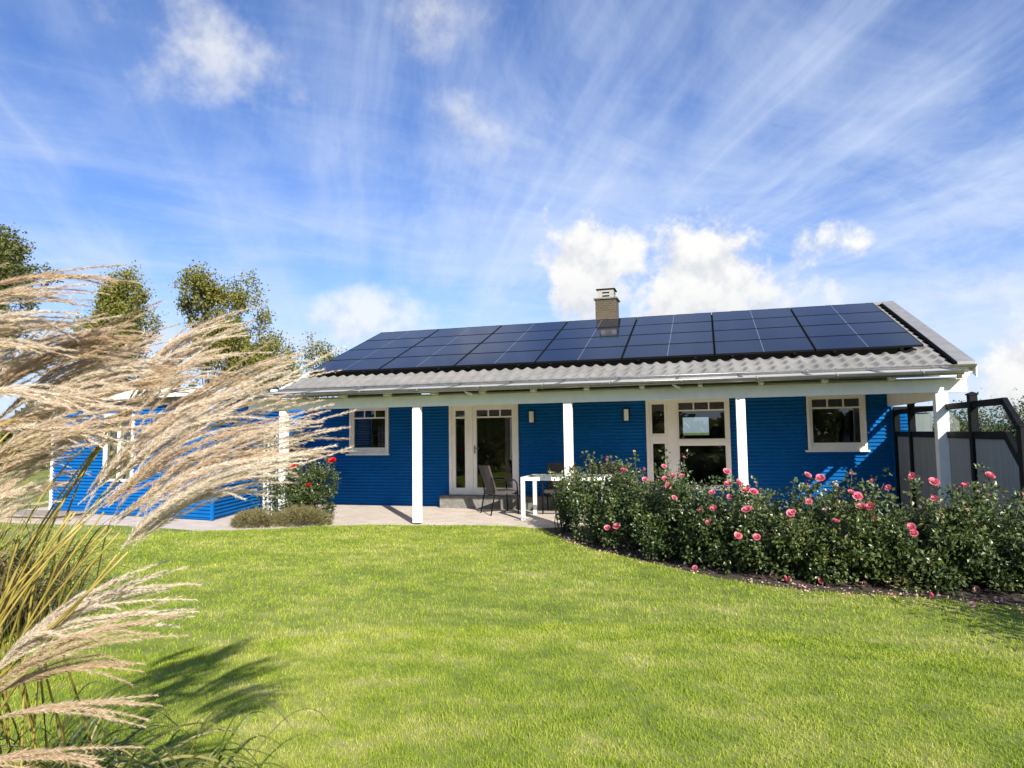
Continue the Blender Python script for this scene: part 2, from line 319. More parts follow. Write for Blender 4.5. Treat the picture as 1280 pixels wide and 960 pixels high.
def npmesh(name, V, F, m, parent=None, smooth=False, origin=None):
    """V (n,3) and F (k,3 or 4) arrays -> mesh object; coordinates are world unless an origin is given"""
    o_ = np.array(origin if origin is not None else (wloc(parent) if parent is not None else (0, 0, 0)), float)
    V = np.asarray(V, np.float32) - o_.astype(np.float32); F = np.asarray(F, np.int32); k = F.shape[1]
    me = bpy.data.meshes.new(name); me.vertices.add(len(V)); me.vertices.foreach_set('co', V.ravel())
    me.loops.add(F.size); me.loops.foreach_set('vertex_index', F.ravel()); me.polygons.add(len(F))
    me.polygons.foreach_set('loop_start', np.arange(len(F), dtype=np.int32) * k); me.polygons.foreach_set('loop_total', np.full(len(F), k, np.int32))
    me.polygons.foreach_set('use_smooth', np.full(len(F), smooth)); me.update(calc_edges=True)
    ob = bpy.data.objects.new(name, me); C.objects.link(ob); me.materials.append(m)
    if parent is not None: ob.parent = parent; ob.location = tuple(o_ - np.array(wloc(parent)))
    else: ob.location = tuple(o_)
    return ob
def tag(o, label=None, cat=None, group=None, kind=None):
    if label: o['label'] = label
    if cat: o['category'] = cat
    if group: o['group'] = group
    if kind: o['kind'] = kind
    return o
def thing(name, loc, label, cat, group=None, rz=0.0):
    o = bpy.data.objects.new(name, None); C.objects.link(o); o.location = loc; o.rotation_euler = (0, 0, rz); o.empty_display_size = 0.2
    return tag(o, label, cat, group)
def dup(root, loc, rz, label):
    r_ = root.copy(); C.objects.link(r_); r_.location = loc; r_.rotation_euler = (0, 0, rz); r_['label'] = label
    for ch in list(root.children):
        c_ = ch.copy(); C.objects.link(c_); c_.parent = r_
        for gch in list(ch.children):
            d_ = gch.copy(); C.objects.link(d_); d_.parent = c_
    return r_
def unit(a): return a / np.maximum(np.linalg.norm(a, axis=-1, keepdims=True), 1e-9)
def leaf_mesh(P, D, N, L, W, fold=0.25):
    """pointed leaves folded along the midrib: P bases, D directions, N normals, L lengths, W widths -> verts, quads"""
    D = unit(D); S = unit(np.cross(D, N)); N = np.cross(S, D); L = L[:, None]; W = W[:, None]
    a = P; m1 = P + D * L * .5 - N * L * .03; t = P + D * L - N * L * .12
    l = P + D * L * .45 + S * W * .5 + N * W * fold; r = P + D * L * .45 - S * W * .5 + N * W * fold
    V = np.stack([a, l, m1, r, t], 1).reshape(-1, 3); o = np.arange(len(P))[:, None] * 5
    F = np.concatenate([o + np.array([[0, 2, 4, 1]]), o + np.array([[0, 3, 4, 2]])], 0)
    return V, F
def randdir(n, zb=0.0):
    d = rng.normal(size=(n, 3)); d[:, 2] += zb; return unit(d)

# ------------------------------------------------------------------ ground
def fan(name, pts, z, m, kind='structure'):
    return tag(MB().add([(x, y, z) for x, y in pts], [tuple(range(len(pts)))]).build(name, m), kind=kind)
ground = MB().add([(-900, -900, -0.012), (900, -900, -0.012), (900, 900, -0.012), (-900, 900, -0.012)], [(0, 1, 2, 3)]).build('ground', M['lawn']); tag(ground, kind='structure')
LAWN_EDGE = [(-30, 10.6), (-11.0, 10.47), (-8.9, 10.28), (-8.2, 10.34), (-7.4, 10.72), (-6.67, 11.25), (-5.9, 11.55), (-5.1, 11.66), (-4.2, 11.74), (-3.4, 11.76), (-2.9, 11.5), (-2.5, 11.0), (-1.64, 9.62), (-0.9, 8.92), (-0.3, 8.38), (0.23, 7.98), (0.85, 7.66), (1.57, 7.56), (2.2, 7.48), (2.6, 7.42), (3.4, 7.2), (5.0, 7.0), (9.0, 6.8)]
LE = np.array(LAWN_EDGE)
nx, ny = 121, 61
xs = np.linspace(-16, 9, nx); t_ = np.linspace(0, 1, ny); top = np.interp(xs, LE[:, 0], LE[:, 1])
def lawn_z(x, y): return 0.012 + 0.012 * np.sin(x * 1.7 + 1) * np.sin(y * 1.3) + 0.006 * np.sin(x * 4.1) * np.sin(y * 3.3 + 2)
YY = -6 + (top[None, :] + 6) * t_[:, None]; XX = np.broadcast_to(xs, YY.shape)
V = np.stack([XX, YY, lawn_z(XX, YY)], 2).reshape(-1, 3)
I = (np.arange(ny - 1)[:, None] * nx + np.arange(nx - 1)[None, :]).ravel(); F = np.stack([I, I + 1, I + nx + 1, I + nx], 1)
tag(npmesh('lawn', V, F, M['lawn'], smooth=True), kind='structure')
patio = MB().prism([(-16, 10.35), (-9.0, 10.15), (-8.0, 10.3), (-6.7, 11.18), (-5.1, 11.6), (-3.4, 11.7), (-2.9, 11.45), (-2.3, 11.9), (3.42, 11.9), (3.42, 14.86), (-16, 14.86)], -0.2, 0.0).build('patio', M['patio']); tag(patio, kind='structure')
bed_pts = [(-3.0, 11.6)] + [tuple(p_) for p_ in LE[11:22]] + [(5.0, 9.3), (2.6, 9.3), (1.0, 9.4), (-.2, 10.2), (-1.2, 11.4), (-2.2, 12.1)]
nb_ = len(bed_pts)
bed = MB().add([(x, y, 0.004) for x, y in bed_pts] + [(sum(p_[0] for p_ in bed_pts) / nb_, sum(p_[1] for p_ in bed_pts) / nb_, 0.05)], [(i, (i + 1) % nb_, nb_) for i in range(nb_)]).build('soil_bed', M['soil']); tag(bed, kind='structure')

# ------------------------------------------------------------------ house
YW, YB = 14.84, 11.83
house = thing('bungalow', (-2.5, 16, 0), 'low blue bungalow with white veranda posts and a grey tiled roof', 'house')
def corrugated(rects, T, name, parent, per=0.074, amp=0.017):
    """horizontal wave sheet; rects are (s0, s1, z0, z1) along the wall; T(s, out, z) -> point"""
    b = MB(); st = per / 8
    for s0, s1, z0, z1 in rects:
        k0, k1 = int(math.ceil(z0 / st - 1e-6)), int(math.floor(z1 / st + 1e-6)); zs = sorted({round(z0, 5), round(z1, 5)} | {round(k * st, 5) for k in range(k0, k1 + 1)})
        b.grid([[T(s0, amp * math.cos(2 * PI * z / per), z), T(s1, amp * math.cos(2 * PI * z / per), z)] for z in zs], True)
    return b.build(name, M['blue'], parent)
TOPZ = 2.62
OPEN = [(-8.44, -7.37, 1.22, 2.37), (-5.84, -4.14, 0.27, 2.37), (-1.31, 0.44, 0.42, 2.37), (1.89, 3.01, 1.23, 2.37)]
rects = []; cur = -10.4
for x0, x1, z0, z1 in OPEN:
    rects.append((cur, x0, 0.0, TOPZ)); rects.append((x0, x1, 0.0, z0)); rects.append((x0, x1, z1, TOPZ)); cur = x1
rects.append((cur, 3.45, 0.0, TOPZ))
corrugated(rects, lambda s, o, z: (s, YW - o, z), 'wall', house)
# outer side walls and back wall (plain behind the sheet)
corrugated([(0, 5.2, 0.0, 2.62)], lambda s, o, z: (3.45 + o, YW + s, z), 'wall', house)
for gx in (3.44, -8.6): MB().add([(gx, YW, 2.6), (gx, 20.0, 2.6), (gx, 17.5, 4.45)], [(0, 1, 2)]).build('gable', M['white'], house)
corner = MB().box(3.44, 3.475, YW - .03, YW + .02, 0, 2.5).build('corner_trim', M['blue'], house)
# rooms behind the glass
rm = MB()
rm.box(-10.3, 3.4, YW + .12, 20.0, 0.20, 0.27); rm.build('room_floor', M['wood_floor'], house)
rm = MB(); rm.box(-10.3, 3.4, YW + .12, 20.0, 2.42, 2.5)
rm.box(-10.3, -0.70, 19.6, 19.7, .27, 2.42); rm.box(0.0, 3.4, 19.6, 19.7, .27, 2.42); rm.box(-0.70, 0.0, 19.6, 19.7, .27, 1.55); rm.box(-0.70, 0.0, 19.6, 19.7, 2.05, 2.42)
rm.box(-10.4, -10.3, YW + .12, 19.7, .27, 2.42); rm.box(-6.6, -6.5, YW + .12, 19.6, .27, 2.42); rm.box(1.2, 1.3, YW + .12, 19.6, .27, 2.42); rm.box(3.35, 3.4, YW + .12, 19.6, .27, 2.42)
for x0, x1, z0, z1 in [(a[0], a[1], a[2], a[3]) for a in rects]: rm.box(x0, x1, YW + .03, YW + .10, z0, z1)
rm.build('room_wall', M['interior'], house)

def frame_mb(x0, x1, z0, z1, w_, y0, y1, wb=None):
    wb = wb or w_; b = MB()
    b.box(x0, x0 + w_, y0, y1, z0, z1, .004); b.box(x1 - w_, x1, y0, y1, z0, z1, .004); b.box(x0 + w_, x1 - w_, y0, y1, z0, z0 + wb, .004); b.box(x0 + w_, x1 - w_, y0, y1, z1 - w_, z1, .004); return b
def pane(x0, x1, z0, z1, y, par):
    return MB().box(x0, x1, y, y + .006, z0, z1).build('pane', M['glass'], par)
# small windows
def small_window(x0, x1, gz0, sillz):
    wn = frame_mb(x0, x1, sillz + .03, 2.37, .05, YW - .035, YW + .06, .07).build('window', M['cream'], house)
    frame_mb(x0 + .05, x1 - .05, sillz + .10, 2.32, .055, YW + .01, YW + .075, .075).build('sash', M['cream'], wn)
    pane(x0 + .10, x1 - .10, gz0 - .01, 2.27, YW + .045, wn)
    MB().box(x0 - .06, x1 + .03, YW - .10, YW + .0, sillz - .005, sillz + .03, .006).build('sill', M['white'], wn)
    mz = 2.09; b = MB(); b.box(x0 + .10, x1 - .10, YW + .028, YW + .042, mz - .018, mz + .018)
    for k in (1, 2):
        xx = x0 + .10 + (x1 - x0 - .2) * k / 3; b.box(xx - .014, xx + .014, YW + .028, YW + .042, mz + .018, 2.27)
    b.build('muntin', M['white'], wn); return wn
wn1 = small_window(-8.43, -7.385, 1.40, 1.20)
bl = MB()
for k in range(22): bl.bar((-8.3, YW + .2, 1.36 + k * .042), (-7.95, YW + .2, 1.36 + k * .042), .03, .004, (0, .5, 1))
bl.build('blind', M['interior'], wn1)
wn3 = small_window(1.91, 2.99, 1.41, 1.215)
# patio door: narrow side light and door leaf
dr = frame_mb(-5.83, -4.15, .28, 2.37, .07, YW - .03, YW + .07, .05).build('patio_door', M['cream'], house)
MB().box(-5.36, -5.24, YW - .03, YW + .07, .33, 2.30, .004).build('door_post', M['cream'], dr)
frame_mb(-5.76, -5.36, .33, 2.30, .085, YW - .005, YW + .055, .10).build('side_light', M['cream'], dr)
frame_mb(-5.24, -4.22, .33, 2.30, .085, YW - .012, YW + .055, .11).build('door_leaf', M['cream'], dr)
pane(-5.675, -5.445, .43, 2.215, YW + .03, dr); pane(-5.155, -4.305, .44, 2.215, YW + .03, dr)
b = MB(); b.box(-5.675, -5.445, YW + .012, YW + .028, 2.03, 2.075); b.box(-5.155, -4.305, YW + .012, YW + .028, 2.035, 2.07)
for k in (1, 2):
    xx = -5.155 + .85 * k / 3; b.box(xx - .016, xx + .016, YW + .012, YW + .028, 2.07, 2.215)
b.build('muntin', M['white'], dr)
b = MB().box(-5.215, -5.185, YW - .026, YW - .012, 1.22, 1.40, .004); b.tube([(-5.2, YW - .015, 1.34), (-5.2, YW - .06, 1.34), (-5.08, YW - .065, 1.335)], .009); b.build('handle', M['zinc'], dr)
# large window unit
lw = frame_mb(-1.295, 0.425, .43, 2.37, .075, YW - .035, YW + .07).build('window', M['cream'], house)
b = MB(); b.box(-.86, -.64, YW - .03, YW + .07, .505, 2.295, .004); b.box(-1.22, -.86, YW - .03, YW + .07, 1.46, 1.57, .004); b.box(-.64, .35, YW - .03, YW + .07, 1.385, 1.47, .004); b.build('mullion', M['cream'], lw)
for a in ((-1.22, -.86, 1.57, 2.295, .05), (-1.22, -.86, .505, 1.46, .055), (-.64, .35, 1.47, 2.295, .03), (-.64, .35, .505, 1.385, .03)):
    frame_mb(*a, YW - .01, YW + .05).build('sash', M['cream'], lw); k = a[4]; pane(a[0] + k, a[1] - k, a[2] + k, a[3] - k, YW + .03, lw)
b = MB(); b.box(-.61, .32, YW + .012, YW + .027, 2.085, 2.115)
for k in (1, 2):
    xx = -.61 + .93 * k / 3; b.box(xx - .014, xx + .014, YW + .012, YW + .027, 2.115, 2.265)
b.build('muntin', M['white'], lw)
MB().box(-5.95, -3.35, 14.50, YW - .012, 0, .275, .012).build('doorstep', M['concrete'], house)
# veranda: beam, posts, ceiling, canopy
MB().prism([(-9.0, YB - .06), (3.78, YB - .06), (3.78, YB + .06), (-9.0, YB + .06)], 2.2, 2.395).build('beam', M['cream'], house, bevel=.004)
PX = [-8.2, -5.297, -2.392, 0.513, 3.43]
for i, x in enumerate(PX):
    pw = .074 if i < 4 else .085
    pt = MB().box(x - pw, x + pw, YB - pw + .01, YB + pw - .01, .03, 2.2 - .002, .006).build('porch_post', M['white'], house)
    MB().box(x - .05, x + .05, YB - .05, YB + .05, 0, .03).build('post_foot', M['dark'], pt)
MB().box(3.38, 3.45, YB + .065, YW - .02, 2.09, 2.39).build('side_beam', M['cream'], house)
MB().box(-9.0, 3.76, YB + .07, YW - .015, 2.40, 2.43).build('porch_ceiling', M['cream'], house)
# rafter feet under the canopy
for k in range(14): MB().box(-8.7 + k * .95, -8.63 + k * .95, 11.52, YB - .062, 2.398, 2.462).build('rafter_foot', M['cream'], house)
cz = lambda y: 2.485 + (y - 11.5) * .135
can = MB(); can.add([(-9.0, 11.5, cz(11.5)), (3.78, 11.5, cz(11.5)), (3.78, 12.72, cz(12.72)), (-9.0, 12.72, cz(12.72)), (-9.0, 11.5, cz(11.5) - .018), (3.78, 11.5, cz(11.5) - .018), (3.78, 12.72, cz(12.72) - .018), (-9.0, 12.72, cz(12.72) - .018)], [(0, 1, 2, 3), (7, 6, 5, 4), (4, 5, 1, 0), (5, 6, 2, 1), (6, 7, 3, 2), (7, 4, 0, 3)])
canopy = can.build('canopy', M['canopy'], house)
for k in range(13): x = -8.9 + k * 1.05; MB().bar((x, 11.49, cz(11.49) + .008), (x, 12.70, cz(12.70) + .008), .05, .014).build('cover_strip', M['zinc'], canopy)
def gutter(name, x0, x1, y, z, r, parent, brk):
    b = MB(); P = []
    for x in (x0, x1):
        P.append([(x, y + r * math.cos(a), z + r * math.sin(a)) for a in np.linspace(PI, 2 * PI, 11)] + [(x, y + (r - .004) * math.cos(a), z + (r - .004) * math.sin(a)) for a in np.linspace(2 * PI, PI, 11)])
    b.grid(P); b.tube([(x0, y - r, z), (x1, y - r, z)], .009)
    for x in (x0, x1): b.add([(x, y + r * math.cos(a), z + r * math.sin(a)) for a in np.linspace(PI, 2 * PI, 11)], [tuple(range(11))])
    gu = b.build(name, M['zinc'], parent)
    for x in brk:
        bb = MB(); bb.tube([(x, y + (r + .006) * math.cos(a), z + (r + .006) * math.sin(a)) for a in np.linspace(PI, 2 * PI, 9)] + [(x, y + r + .03, z + .03)], .008, 6); bb.build('bracket', M['zinc'], gu)
    return gu
gu = gutter('gutter', -9.0, 3.63, 11.42, 2.495, .062, house, [-8.6 + k * 1.17 for k in range(11)])
for x in (-7.45, -4.2, -.55): MB().tube([(x, 11.46, 2.44), (x + .06, 11.50, 2.395), (x + .10, 11.56, 2.39)], .022).build('outlet', M['cream'], gu)
gutter('gutter', -8.85, 4.18, 12.57, 2.672, .05, house, [-8.8 + k * .95 for k in range(14)])
# eaves boards
b = MB(); b.box(-9.1, 4.1, 12.63, 12.67, 2.50, 2.69); b.build('fascia', M['cream'], house)
# ---- roof
EY, EZ, TAN = 12.61, 2.667, 0.394
RY = 17.25; rz_ = lambda y: EZ + (y - EY) * TAN
X0, X1 = -8.80, 4.04
nc = 16; cl = (RY - EY) / nc; xs = np.linspace(X0, X1, int((X1 - X0) / .27 * 10) + 1)
wave = .032 * np.where(np.cos(2 * PI * xs / .235) > -.2, np.cos(2 * PI * xs / .235), -.2 + .35 * (np.cos(2 * PI * xs / .235) + .2))
V = []; F = []; n = len(xs)
for j in range(nc):
    for yy, lift in ((EY + j * cl, .042), (EY + (j + 1) * cl + .02, .004)):
        V.append(np.stack([xs, np.full(n, yy), rz_(yy) + wave + lift], 1))
    o = 2 * j * n; I = np.arange(n - 1); F.append(np.stack([o + I, o + I + 1, o + n + I + 1, o + n + I], 1))
    V.append(np.stack([xs, np.full(n, EY + j * cl), rz_(EY + j * cl) + wave - .004], 1))
V2 = np.concatenate(V); 
# verts per course: lower, upper, drop edge
F = []
for j in range(nc):
    o = 3 * j * n; I = np.arange(n - 1)
    F.append(np.stack([o + I, o + I + 1, o + n + I + 1, o + n + I], 1)); F.append(np.stack([o + 2 * n + I, o + 2 * n + I + 1, o + I + 1, o + I], 1))
roof = npmesh('roof', V2, np.concatenate(F), M['tile'], house, True)
ed = roof.modifiers.new('edge', 'EDGE_SPLIT'); ed.split_angle = math.radians(50)
b = MB(); b.add([(X0, RY, rz_(RY)), (X1, RY, rz_(RY)), (X1, 22.4, rz_(RY) - 5 * TAN), (X0, 22.4, rz_(RY) - 5 * TAN)], [(0, 1, 2, 3)]); b.build('back_slope', M['tile'], roof)
b = MB(); b.add([(X0, EY + .05, EZ - .05), (X1, EY + .05, EZ - .05), (X1, RY, rz_(RY) - .07), (X0, RY, rz_(RY) - .07)], [(3, 2, 1, 0)]); b.build('underlay', M['black'], roof)
b = MB()
for k in range(30):
    x = X0 + k * (X1 - X0) / 30; ln = (X1 - X0) / 30
    P = [[(x + dx_, RY + .11 * math.cos(a), rz_(RY) + .0 + r_ * math.sin(a)) for a in np.linspace(0, PI, 9)] for dx_, r_ in ((0, .085), (ln + .02, .075))]
    b.grid(P)
b.build('ridge_cap', M['tile'], roof)
# right verge: smooth zinc capping beside a dark channel, left verge white board
def sloped(x0, x1, lift0, lift1):
    return MB().add([(x, y, rz_(y) + l) for y in (EY - .06, RY + .02) for x, l in ((x0, lift0), (x1, lift0), (x1, lift1), (x0, lift1))], [(3, 2, 1, 0), (4, 5, 6, 7), (0, 1, 5, 4), (1, 2, 6, 5), (2, 3, 7, 6), (3, 0, 4, 7)])
sloped(3.87, 3.915, .0, .062).build('verge_channel', M['black'], roof)
sloped(3.917, 4.17, .0, .085).build('verge_cap', simple('verge_metal', (0.25, 0.248, 0.24), .5, .2), roof)
sloped(4.172, 4.19, -.17, .03).build('verge_board', M['cream'], roof)
sloped(X0 - .03, X0 + .02, -.17, .05).build('verge_board', M['white'], roof)
# chimney at the ridge
ch = MB().box(-2.72, -2.185, 17.30, 17.85, 4.2, 5.10).build('chimney', M['brick'], house, origin=(-2.5, 17.7, 4.5))
b = MB(); b.box(-2.76, -2.145, 17.26, 17.89, 5.10, 5.135)
b.build('crown_slab', M['concrete'], ch)
b = MB(); b.box(-2.66, -2.25, 17.36, 17.78, 5.137, 5.36); b.build('flue_cap', simple('flue_metal', (0.33, 0.315, 0.28), .5), ch)
b = MB()
for z in (5.175, 5.26): b.box(-2.54, -2.36, 17.352, 17.358, z, z + .035); b.box(-2.249, -2.244, 17.47, 17.67, z, z + .035)
b.box(-2.70, -2.21, 17.33, 17.81, 5.362, 5.385); b.build('cap_slot', M['dark'], ch)

# solar panels: seven columns of four on rails
PYB, PZB, PA, PLN, PW = 13.304, 3.107, 0.3755, 3.8117, 1.755
ex = Vector((1, 0, 0)); es = Vector((0, math.cos(PA), math.sin(PA))); en = Vector((0, -math.sin(PA), math.cos(PA)))
rowl = PLN / 4
for k in range(8):
    s_ = rowl * (k // 2) + (.22 if k % 2 == 0 else rowl - .22)
    a = Vector((-8.62, PYB, PZB)) + es * s_ - en * .062; MB().bar(a, a + ex * 12.285, .04, .05, en).build('panel_rail', M['dark'], roof)
for col in range(7):
    for fx in (.32, 1.4):
        b = MB(); a = Vector((-8.62 + col * PW + fx, PYB, PZB)) + es * .03; b.bar(a - en * .04, a - en * .19, .05, .02, es); b.bar(a - es * .05 - en * .05, a + es * .03 - en * .05, .06, .04, en)
        b.build('roof_hook', M['dark'], roof)
sk = MB(); a = Vector((-8.60, PYB, PZB)) + es * .01 - en * .037; sk.add([a, a + ex * 11.9, a + ex * 11.9 - en * .16, a - en * .16], [(0, 1, 2, 3)]); sk.build('bird_guard', M['black'], roof)
ROWN = ['eave row', 'second lowest row', 'second highest row', 'ridge row']
COLN = ['first from left gable', 'second from left gable', 'third from left gable', 'beneath the chimney', 'just past the chimney', 'second from right verge', 'beside the right verge']
proto = None
R3 = Matrix((ex, es, en)).transposed()
for row in range(4):
    for col in range(7):
        base_ = Vector((-8.62 + (col + .5) * PW, PYB, PZB)) + es * (rowl * (row + .5))
        lab = 'dark blue solar panel in %s, %s' % (ROWN[row], COLN[col])
        if proto is None:
            proto = thing('solar_panel', (0, 0, 0), lab, 'solar panel', 'solar panels on the roof')
            hw, hl = PW / 2 - .010, rowl / 2 - .008
            fb = MB()
            for x0, x1, y0, y1 in ((-hw, hw, -hl, -hl + .014), (-hw, hw, hl - .014, hl), (-hw, -hw + .014, -hl + .014, hl - .014), (hw - .014, hw, -hl + .014, hl - .014)): fb.box(x0, x1, y0, y1, -.035, .001)
            fb.build('frame', M['dark'], proto)
            MB().box(-hw + .0141, hw - .0141, -hl + .0141, hl - .0141, -.03, -.002).build('cell_sheet', M['cells'], proto)
            o = proto
        else: o = dup(proto, (0, 0, 0), 0, lab)
        o.location = base_; e_ = R3.to_euler(); o.rotation_euler = (e_.x + rng.normal() * .0012, e_.y + rng.normal() * .0012, e_.z)

# wall lamps
def wall_lamp(x, lab):
    t = thing('wall_lamp', (x, YW, 2.03), lab, 'wall lamp', 'lamps on the veranda wall')
    MB().box(x - .075, x + .075, YW - .03, YW - .009, 1.90, 2.17, .006).build('back_plate', M['dark'], t)
    b = MB(); P = [[(x + .052 * math.cos(a), YW - .03 - .075 * math.sin(a) ** .6, z) for a in np.linspace(0, PI, 13)] for z in (1.91, 2.155)]; b.grid(P)
    for z, zz in ((1.91, 0), (2.155, 1)): b.add(P[zz], [tuple(range(13))])
    b.build('lamp_shade', M['lamp'], t)
wall_lamp(-3.83, 'white wall lamp beside the glazed patio door'); wall_lamp(-1.71, 'white wall lamp beside the tall window over the roses')

# armchair in the room
t = thing('armchair', (-4.75, 16.0, .27), 'mustard yellow armchair indoors behind the patio door', 'armchair')
b = MB(); b.grid([[(-4.75 + .42 * math.sin(a) * k, 16.05 + .30 * math.cos(a), z) for a in np.linspace(-1.3, 1.3, 12)] for z, k in ((.5, 1), (.8, 1.02), (1.1, .92), (1.28, .8), (1.33, .5))]); b.build('backrest', M['mustard'], t)
MB().box(-5.1, -4.4, 15.5, 16.2, .5, .75, .05).build('seat', M['mustard'], t)
for sx in (-1, 1):
    MB().box(-4.75 + sx * .38 - .07, -4.75 + sx * .38 + .07, 15.5, 16.15, .5, .95, .04).build('arm', M['mustard'], t)
    for yy in (15.55, 16.1): MB().box(-4.75 + sx * .33 - .02, -4.75 + sx * .33 + .02, yy, yy + .04, .27, .5).build('leg', M['timber'], t)

# ------------------------------------------------------------------ annex on the left, set askew
annex = thing('annex', (-12.2, 13, 0), 'sunlit bright blue corrugated annex with angled corner left of the veranda', 'building')
A_, B_, C_ = Vector((-14.75, 12.30)), Vector((-9.65, 11.55)), Vector((-10.15, 13.45))
def along(P, Q):
    d = (Q - P); L = d.length; d = d / L; nrm = Vector((d.y, -d.x))
    return L, (lambda s, o, z: (P.x + d.x * s + nrm.x * o, P.y + d.y * s + nrm.y * o, z))
L1, T1 = along(A_, B_); L2, T2 = along(B_, C_)
wa, wb, wz0, wz1 = 1.85, 2.75, .80, 2.2
corrugated([(0, wa, 0.02, 2.5), (wb, L1, 0.02, 2.5), (wa, wb, .02, wz0), (wa, wb, wz1, 2.5)], T1, 'wall', annex); corrugated([(0, L2, 0.02, 2.5)], T2, 'wall', annex)
L3, T3 = along(C_, Vector((-10.35, 14.8))); corrugated([(0, L3, .02, 2.5)], T3, 'wall', annex)
b = MB(); b.bar(T1(wa, 0, wz0 - .03), T1(wb, 0, wz0 - .03), .07, .05); b.bar(T1(wa, 0, wz1), T1(wb, 0, wz1), .1, .06); b.bar(T1(wa, 0, wz0), T1(wa, 0, wz1), .06, .06, (1, 0, 0)); b.bar(T1(wb, 0, wz0), T1(wb, 0, wz1), .06, .06, (1, 0, 0)); b.bar(T1((wa + wb) / 2, 0, wz0), T1((wa + wb) / 2, 0, wz1), .05, .05, (1, 0, 0))
aw = b.build('window', M['white'], annex)
MB().add([T1(wa, -.03, wz0), T1(wb, -.03, wz0), T1(wb, -.03, wz1), T1(wa, -.03, wz1)], [(0, 1, 2, 3)]).build('pane', M['glass'], aw)
MB().add([T1(wa - .3, -.5, wz0 - .3), T1(wb + .3, -.5, wz0 - .3), T1(wb + .3, -.5, wz1 + .2), T1(wa - .3, -.5, wz1 + .2)], [(0, 1, 2, 3)]).build('curtain', M['interior'], aw)
MB().bar((*A_, 0), (*A_, 2.5), .06, .06, (1, 0, 0)).build('corner_trim', M['white'], annex); MB().bar((*B_, 0), (*B_, 2.5), .05, .05, (1, 0, 0)).build('corner_trim', M['blue'], annex)
roofp = [(-14.95, 12.05), (-9.45, 11.25), (-9.95, 13.3), (-10.2, 14.8), (-14.95, 16.5)]
MB().prism(roofp, 2.52, 2.70).build('roof', M['white'], annex)
deck = MB()
for k in range(6): deck.box(-15.6, -12.9, 10.75 + k * .145, 10.88 + k * .145, .10, .13)
dk = thing('wooden_deck', (-14, 11.2, 0), 'low weathered timber deck at the foot of the annex', 'deck'); deck.build('boards', M['timber'], dk); b = MB(); b.box(-15.55, -12.95, 10.8, 11.6, .0, .098); b.build('base', M['timber'], dk)

# ------------------------------------------------------------------ garden screen on the right
FX = 3.50; TY = lambda y: 2.015
scr = thing('garden_screen', (FX, 12, 0), 'black framed garden screen of grey ribbed boards and clear upper panes', 'fence')
YS = [(14.72, 2.05), (13.70, 2.09), (12.02, 2.03), (10.74, 2.10), (9.22, 1.66)]
for y, h in YS:
    pp = MB().box(FX - .05, FX + .05, y - .055, y + .055, 0, h, .006).build('post', M['dark'], scr)
    if y < 13.8 and y != 12.02: MB().add([(FX - .06, y - .065, h), (FX + .06, y - .065, h), (FX + .06, y + .065, h), (FX - .06, y + .065, h), (FX - .06, y - .065, h + .02), (FX + .06, y - .065, h + .02), (FX + .06, y + .065, h + .02), (FX - .06, y + .065, h + .02), (FX, y, h + .05)], [(3, 2, 1, 0), (0, 1, 5, 4), (1, 2, 6, 5), (2, 3, 7, 6), (3, 0, 4, 7), (4, 5, 8), (5, 6, 8), (6, 7, 8), (7, 4, 8)]).build('post_cap', M['dark'], pp)
for (y0, _), (y1, _) in zip(YS[:3], YS[1:4]):
    MB().box(FX - .03, FX + .03, y1 + .056, y0 - .056, 1.93, 2.015).build('rail', M['dark'], scr)
    MB().box(FX - .03, FX + .03, y1 + .056, y0 - .056, 1.50, 1.60).build('rail', M['dark'], scr)
    MB().box(FX - .03, FX + .03, y1 + .056, y0 - .056, .05, .13).build('rail', M['dark'], scr)
    MB().box(FX - .012, FX + .012, y1 + .056, y0 - .056, .13, 1.50).build('board', M['ribs'], scr)
    MB().box(FX - .003, FX + .003, y1 + .056, y0 - .056, 1.60, 1.93).build('pane', M['screen_glass'], scr)
MB().box(FX - .03, FX + .03, 9.68, 10.684, 1.93, 2.015).build('rail', M['dark'], scr); MB().box(FX - .03, FX + .03, 9.66, 10.684, 1.50, 1.60).build('rail', M['dark'], scr)
MB().bar((FX, 9.70, 1.985), (FX, 9.25, 1.61), .06, .085).build('rail', M['dark'], scr); MB().bar((FX, 9.68, 1.56), (FX, 9.26, 1.19), .058, .10).build('rail', M['dark'], scr)
MB().add([(FX + s_, y, z) for s_ in (-.012, .012) for y, z in ((10.684, .05), (10.684, 1.50), (9.70, 1.50), (9.277, 1.13), (9.277, .05))], [(0, 1, 2, 3, 4), (9, 8, 7, 6, 5)] + [(i, 5 + i, 5 + (i + 1) % 5, (i + 1) % 5) for i in range(5)]).build('board', M['ribs'], scr)
MB().add([(FX + s_, y, z) for s_ in (-.003, .003) for y, z in ((10.684, 1.60), (10.684, 1.93), (9.73, 1.93), (9.277, 1.55), (9.277, 1.24), (9.70, 1.60))], [(0, 1, 2, 3, 4, 5), (11, 10, 9, 8, 7, 6)]).build('pane', M['screen_glass'], scr)

# blue garage seen through the screen
gar = thing('garage', (4.1, 17.5, 0), 'sunlit blue corrugated garage seen through the clear panes of the screen', 'garage')
corrugated([(3.6, 4.32, 0, 2.05)], lambda s, o, z: (s, 16.9 - o, z), 'wall', gar); corrugated([(0, 2, 0, 2.05)], lambda s, o, z: (4.32 + o, 16.9 + s, z), 'wall', gar); MB().box(4.37, 4.72, 16.93, 16.97, 0, 2.0).build('door', M['ribs'], gar)
MB().box(3.55, 4.75, 16.8, 18.9, 2.06, 2.14).build('roof', M['dark'], gar)
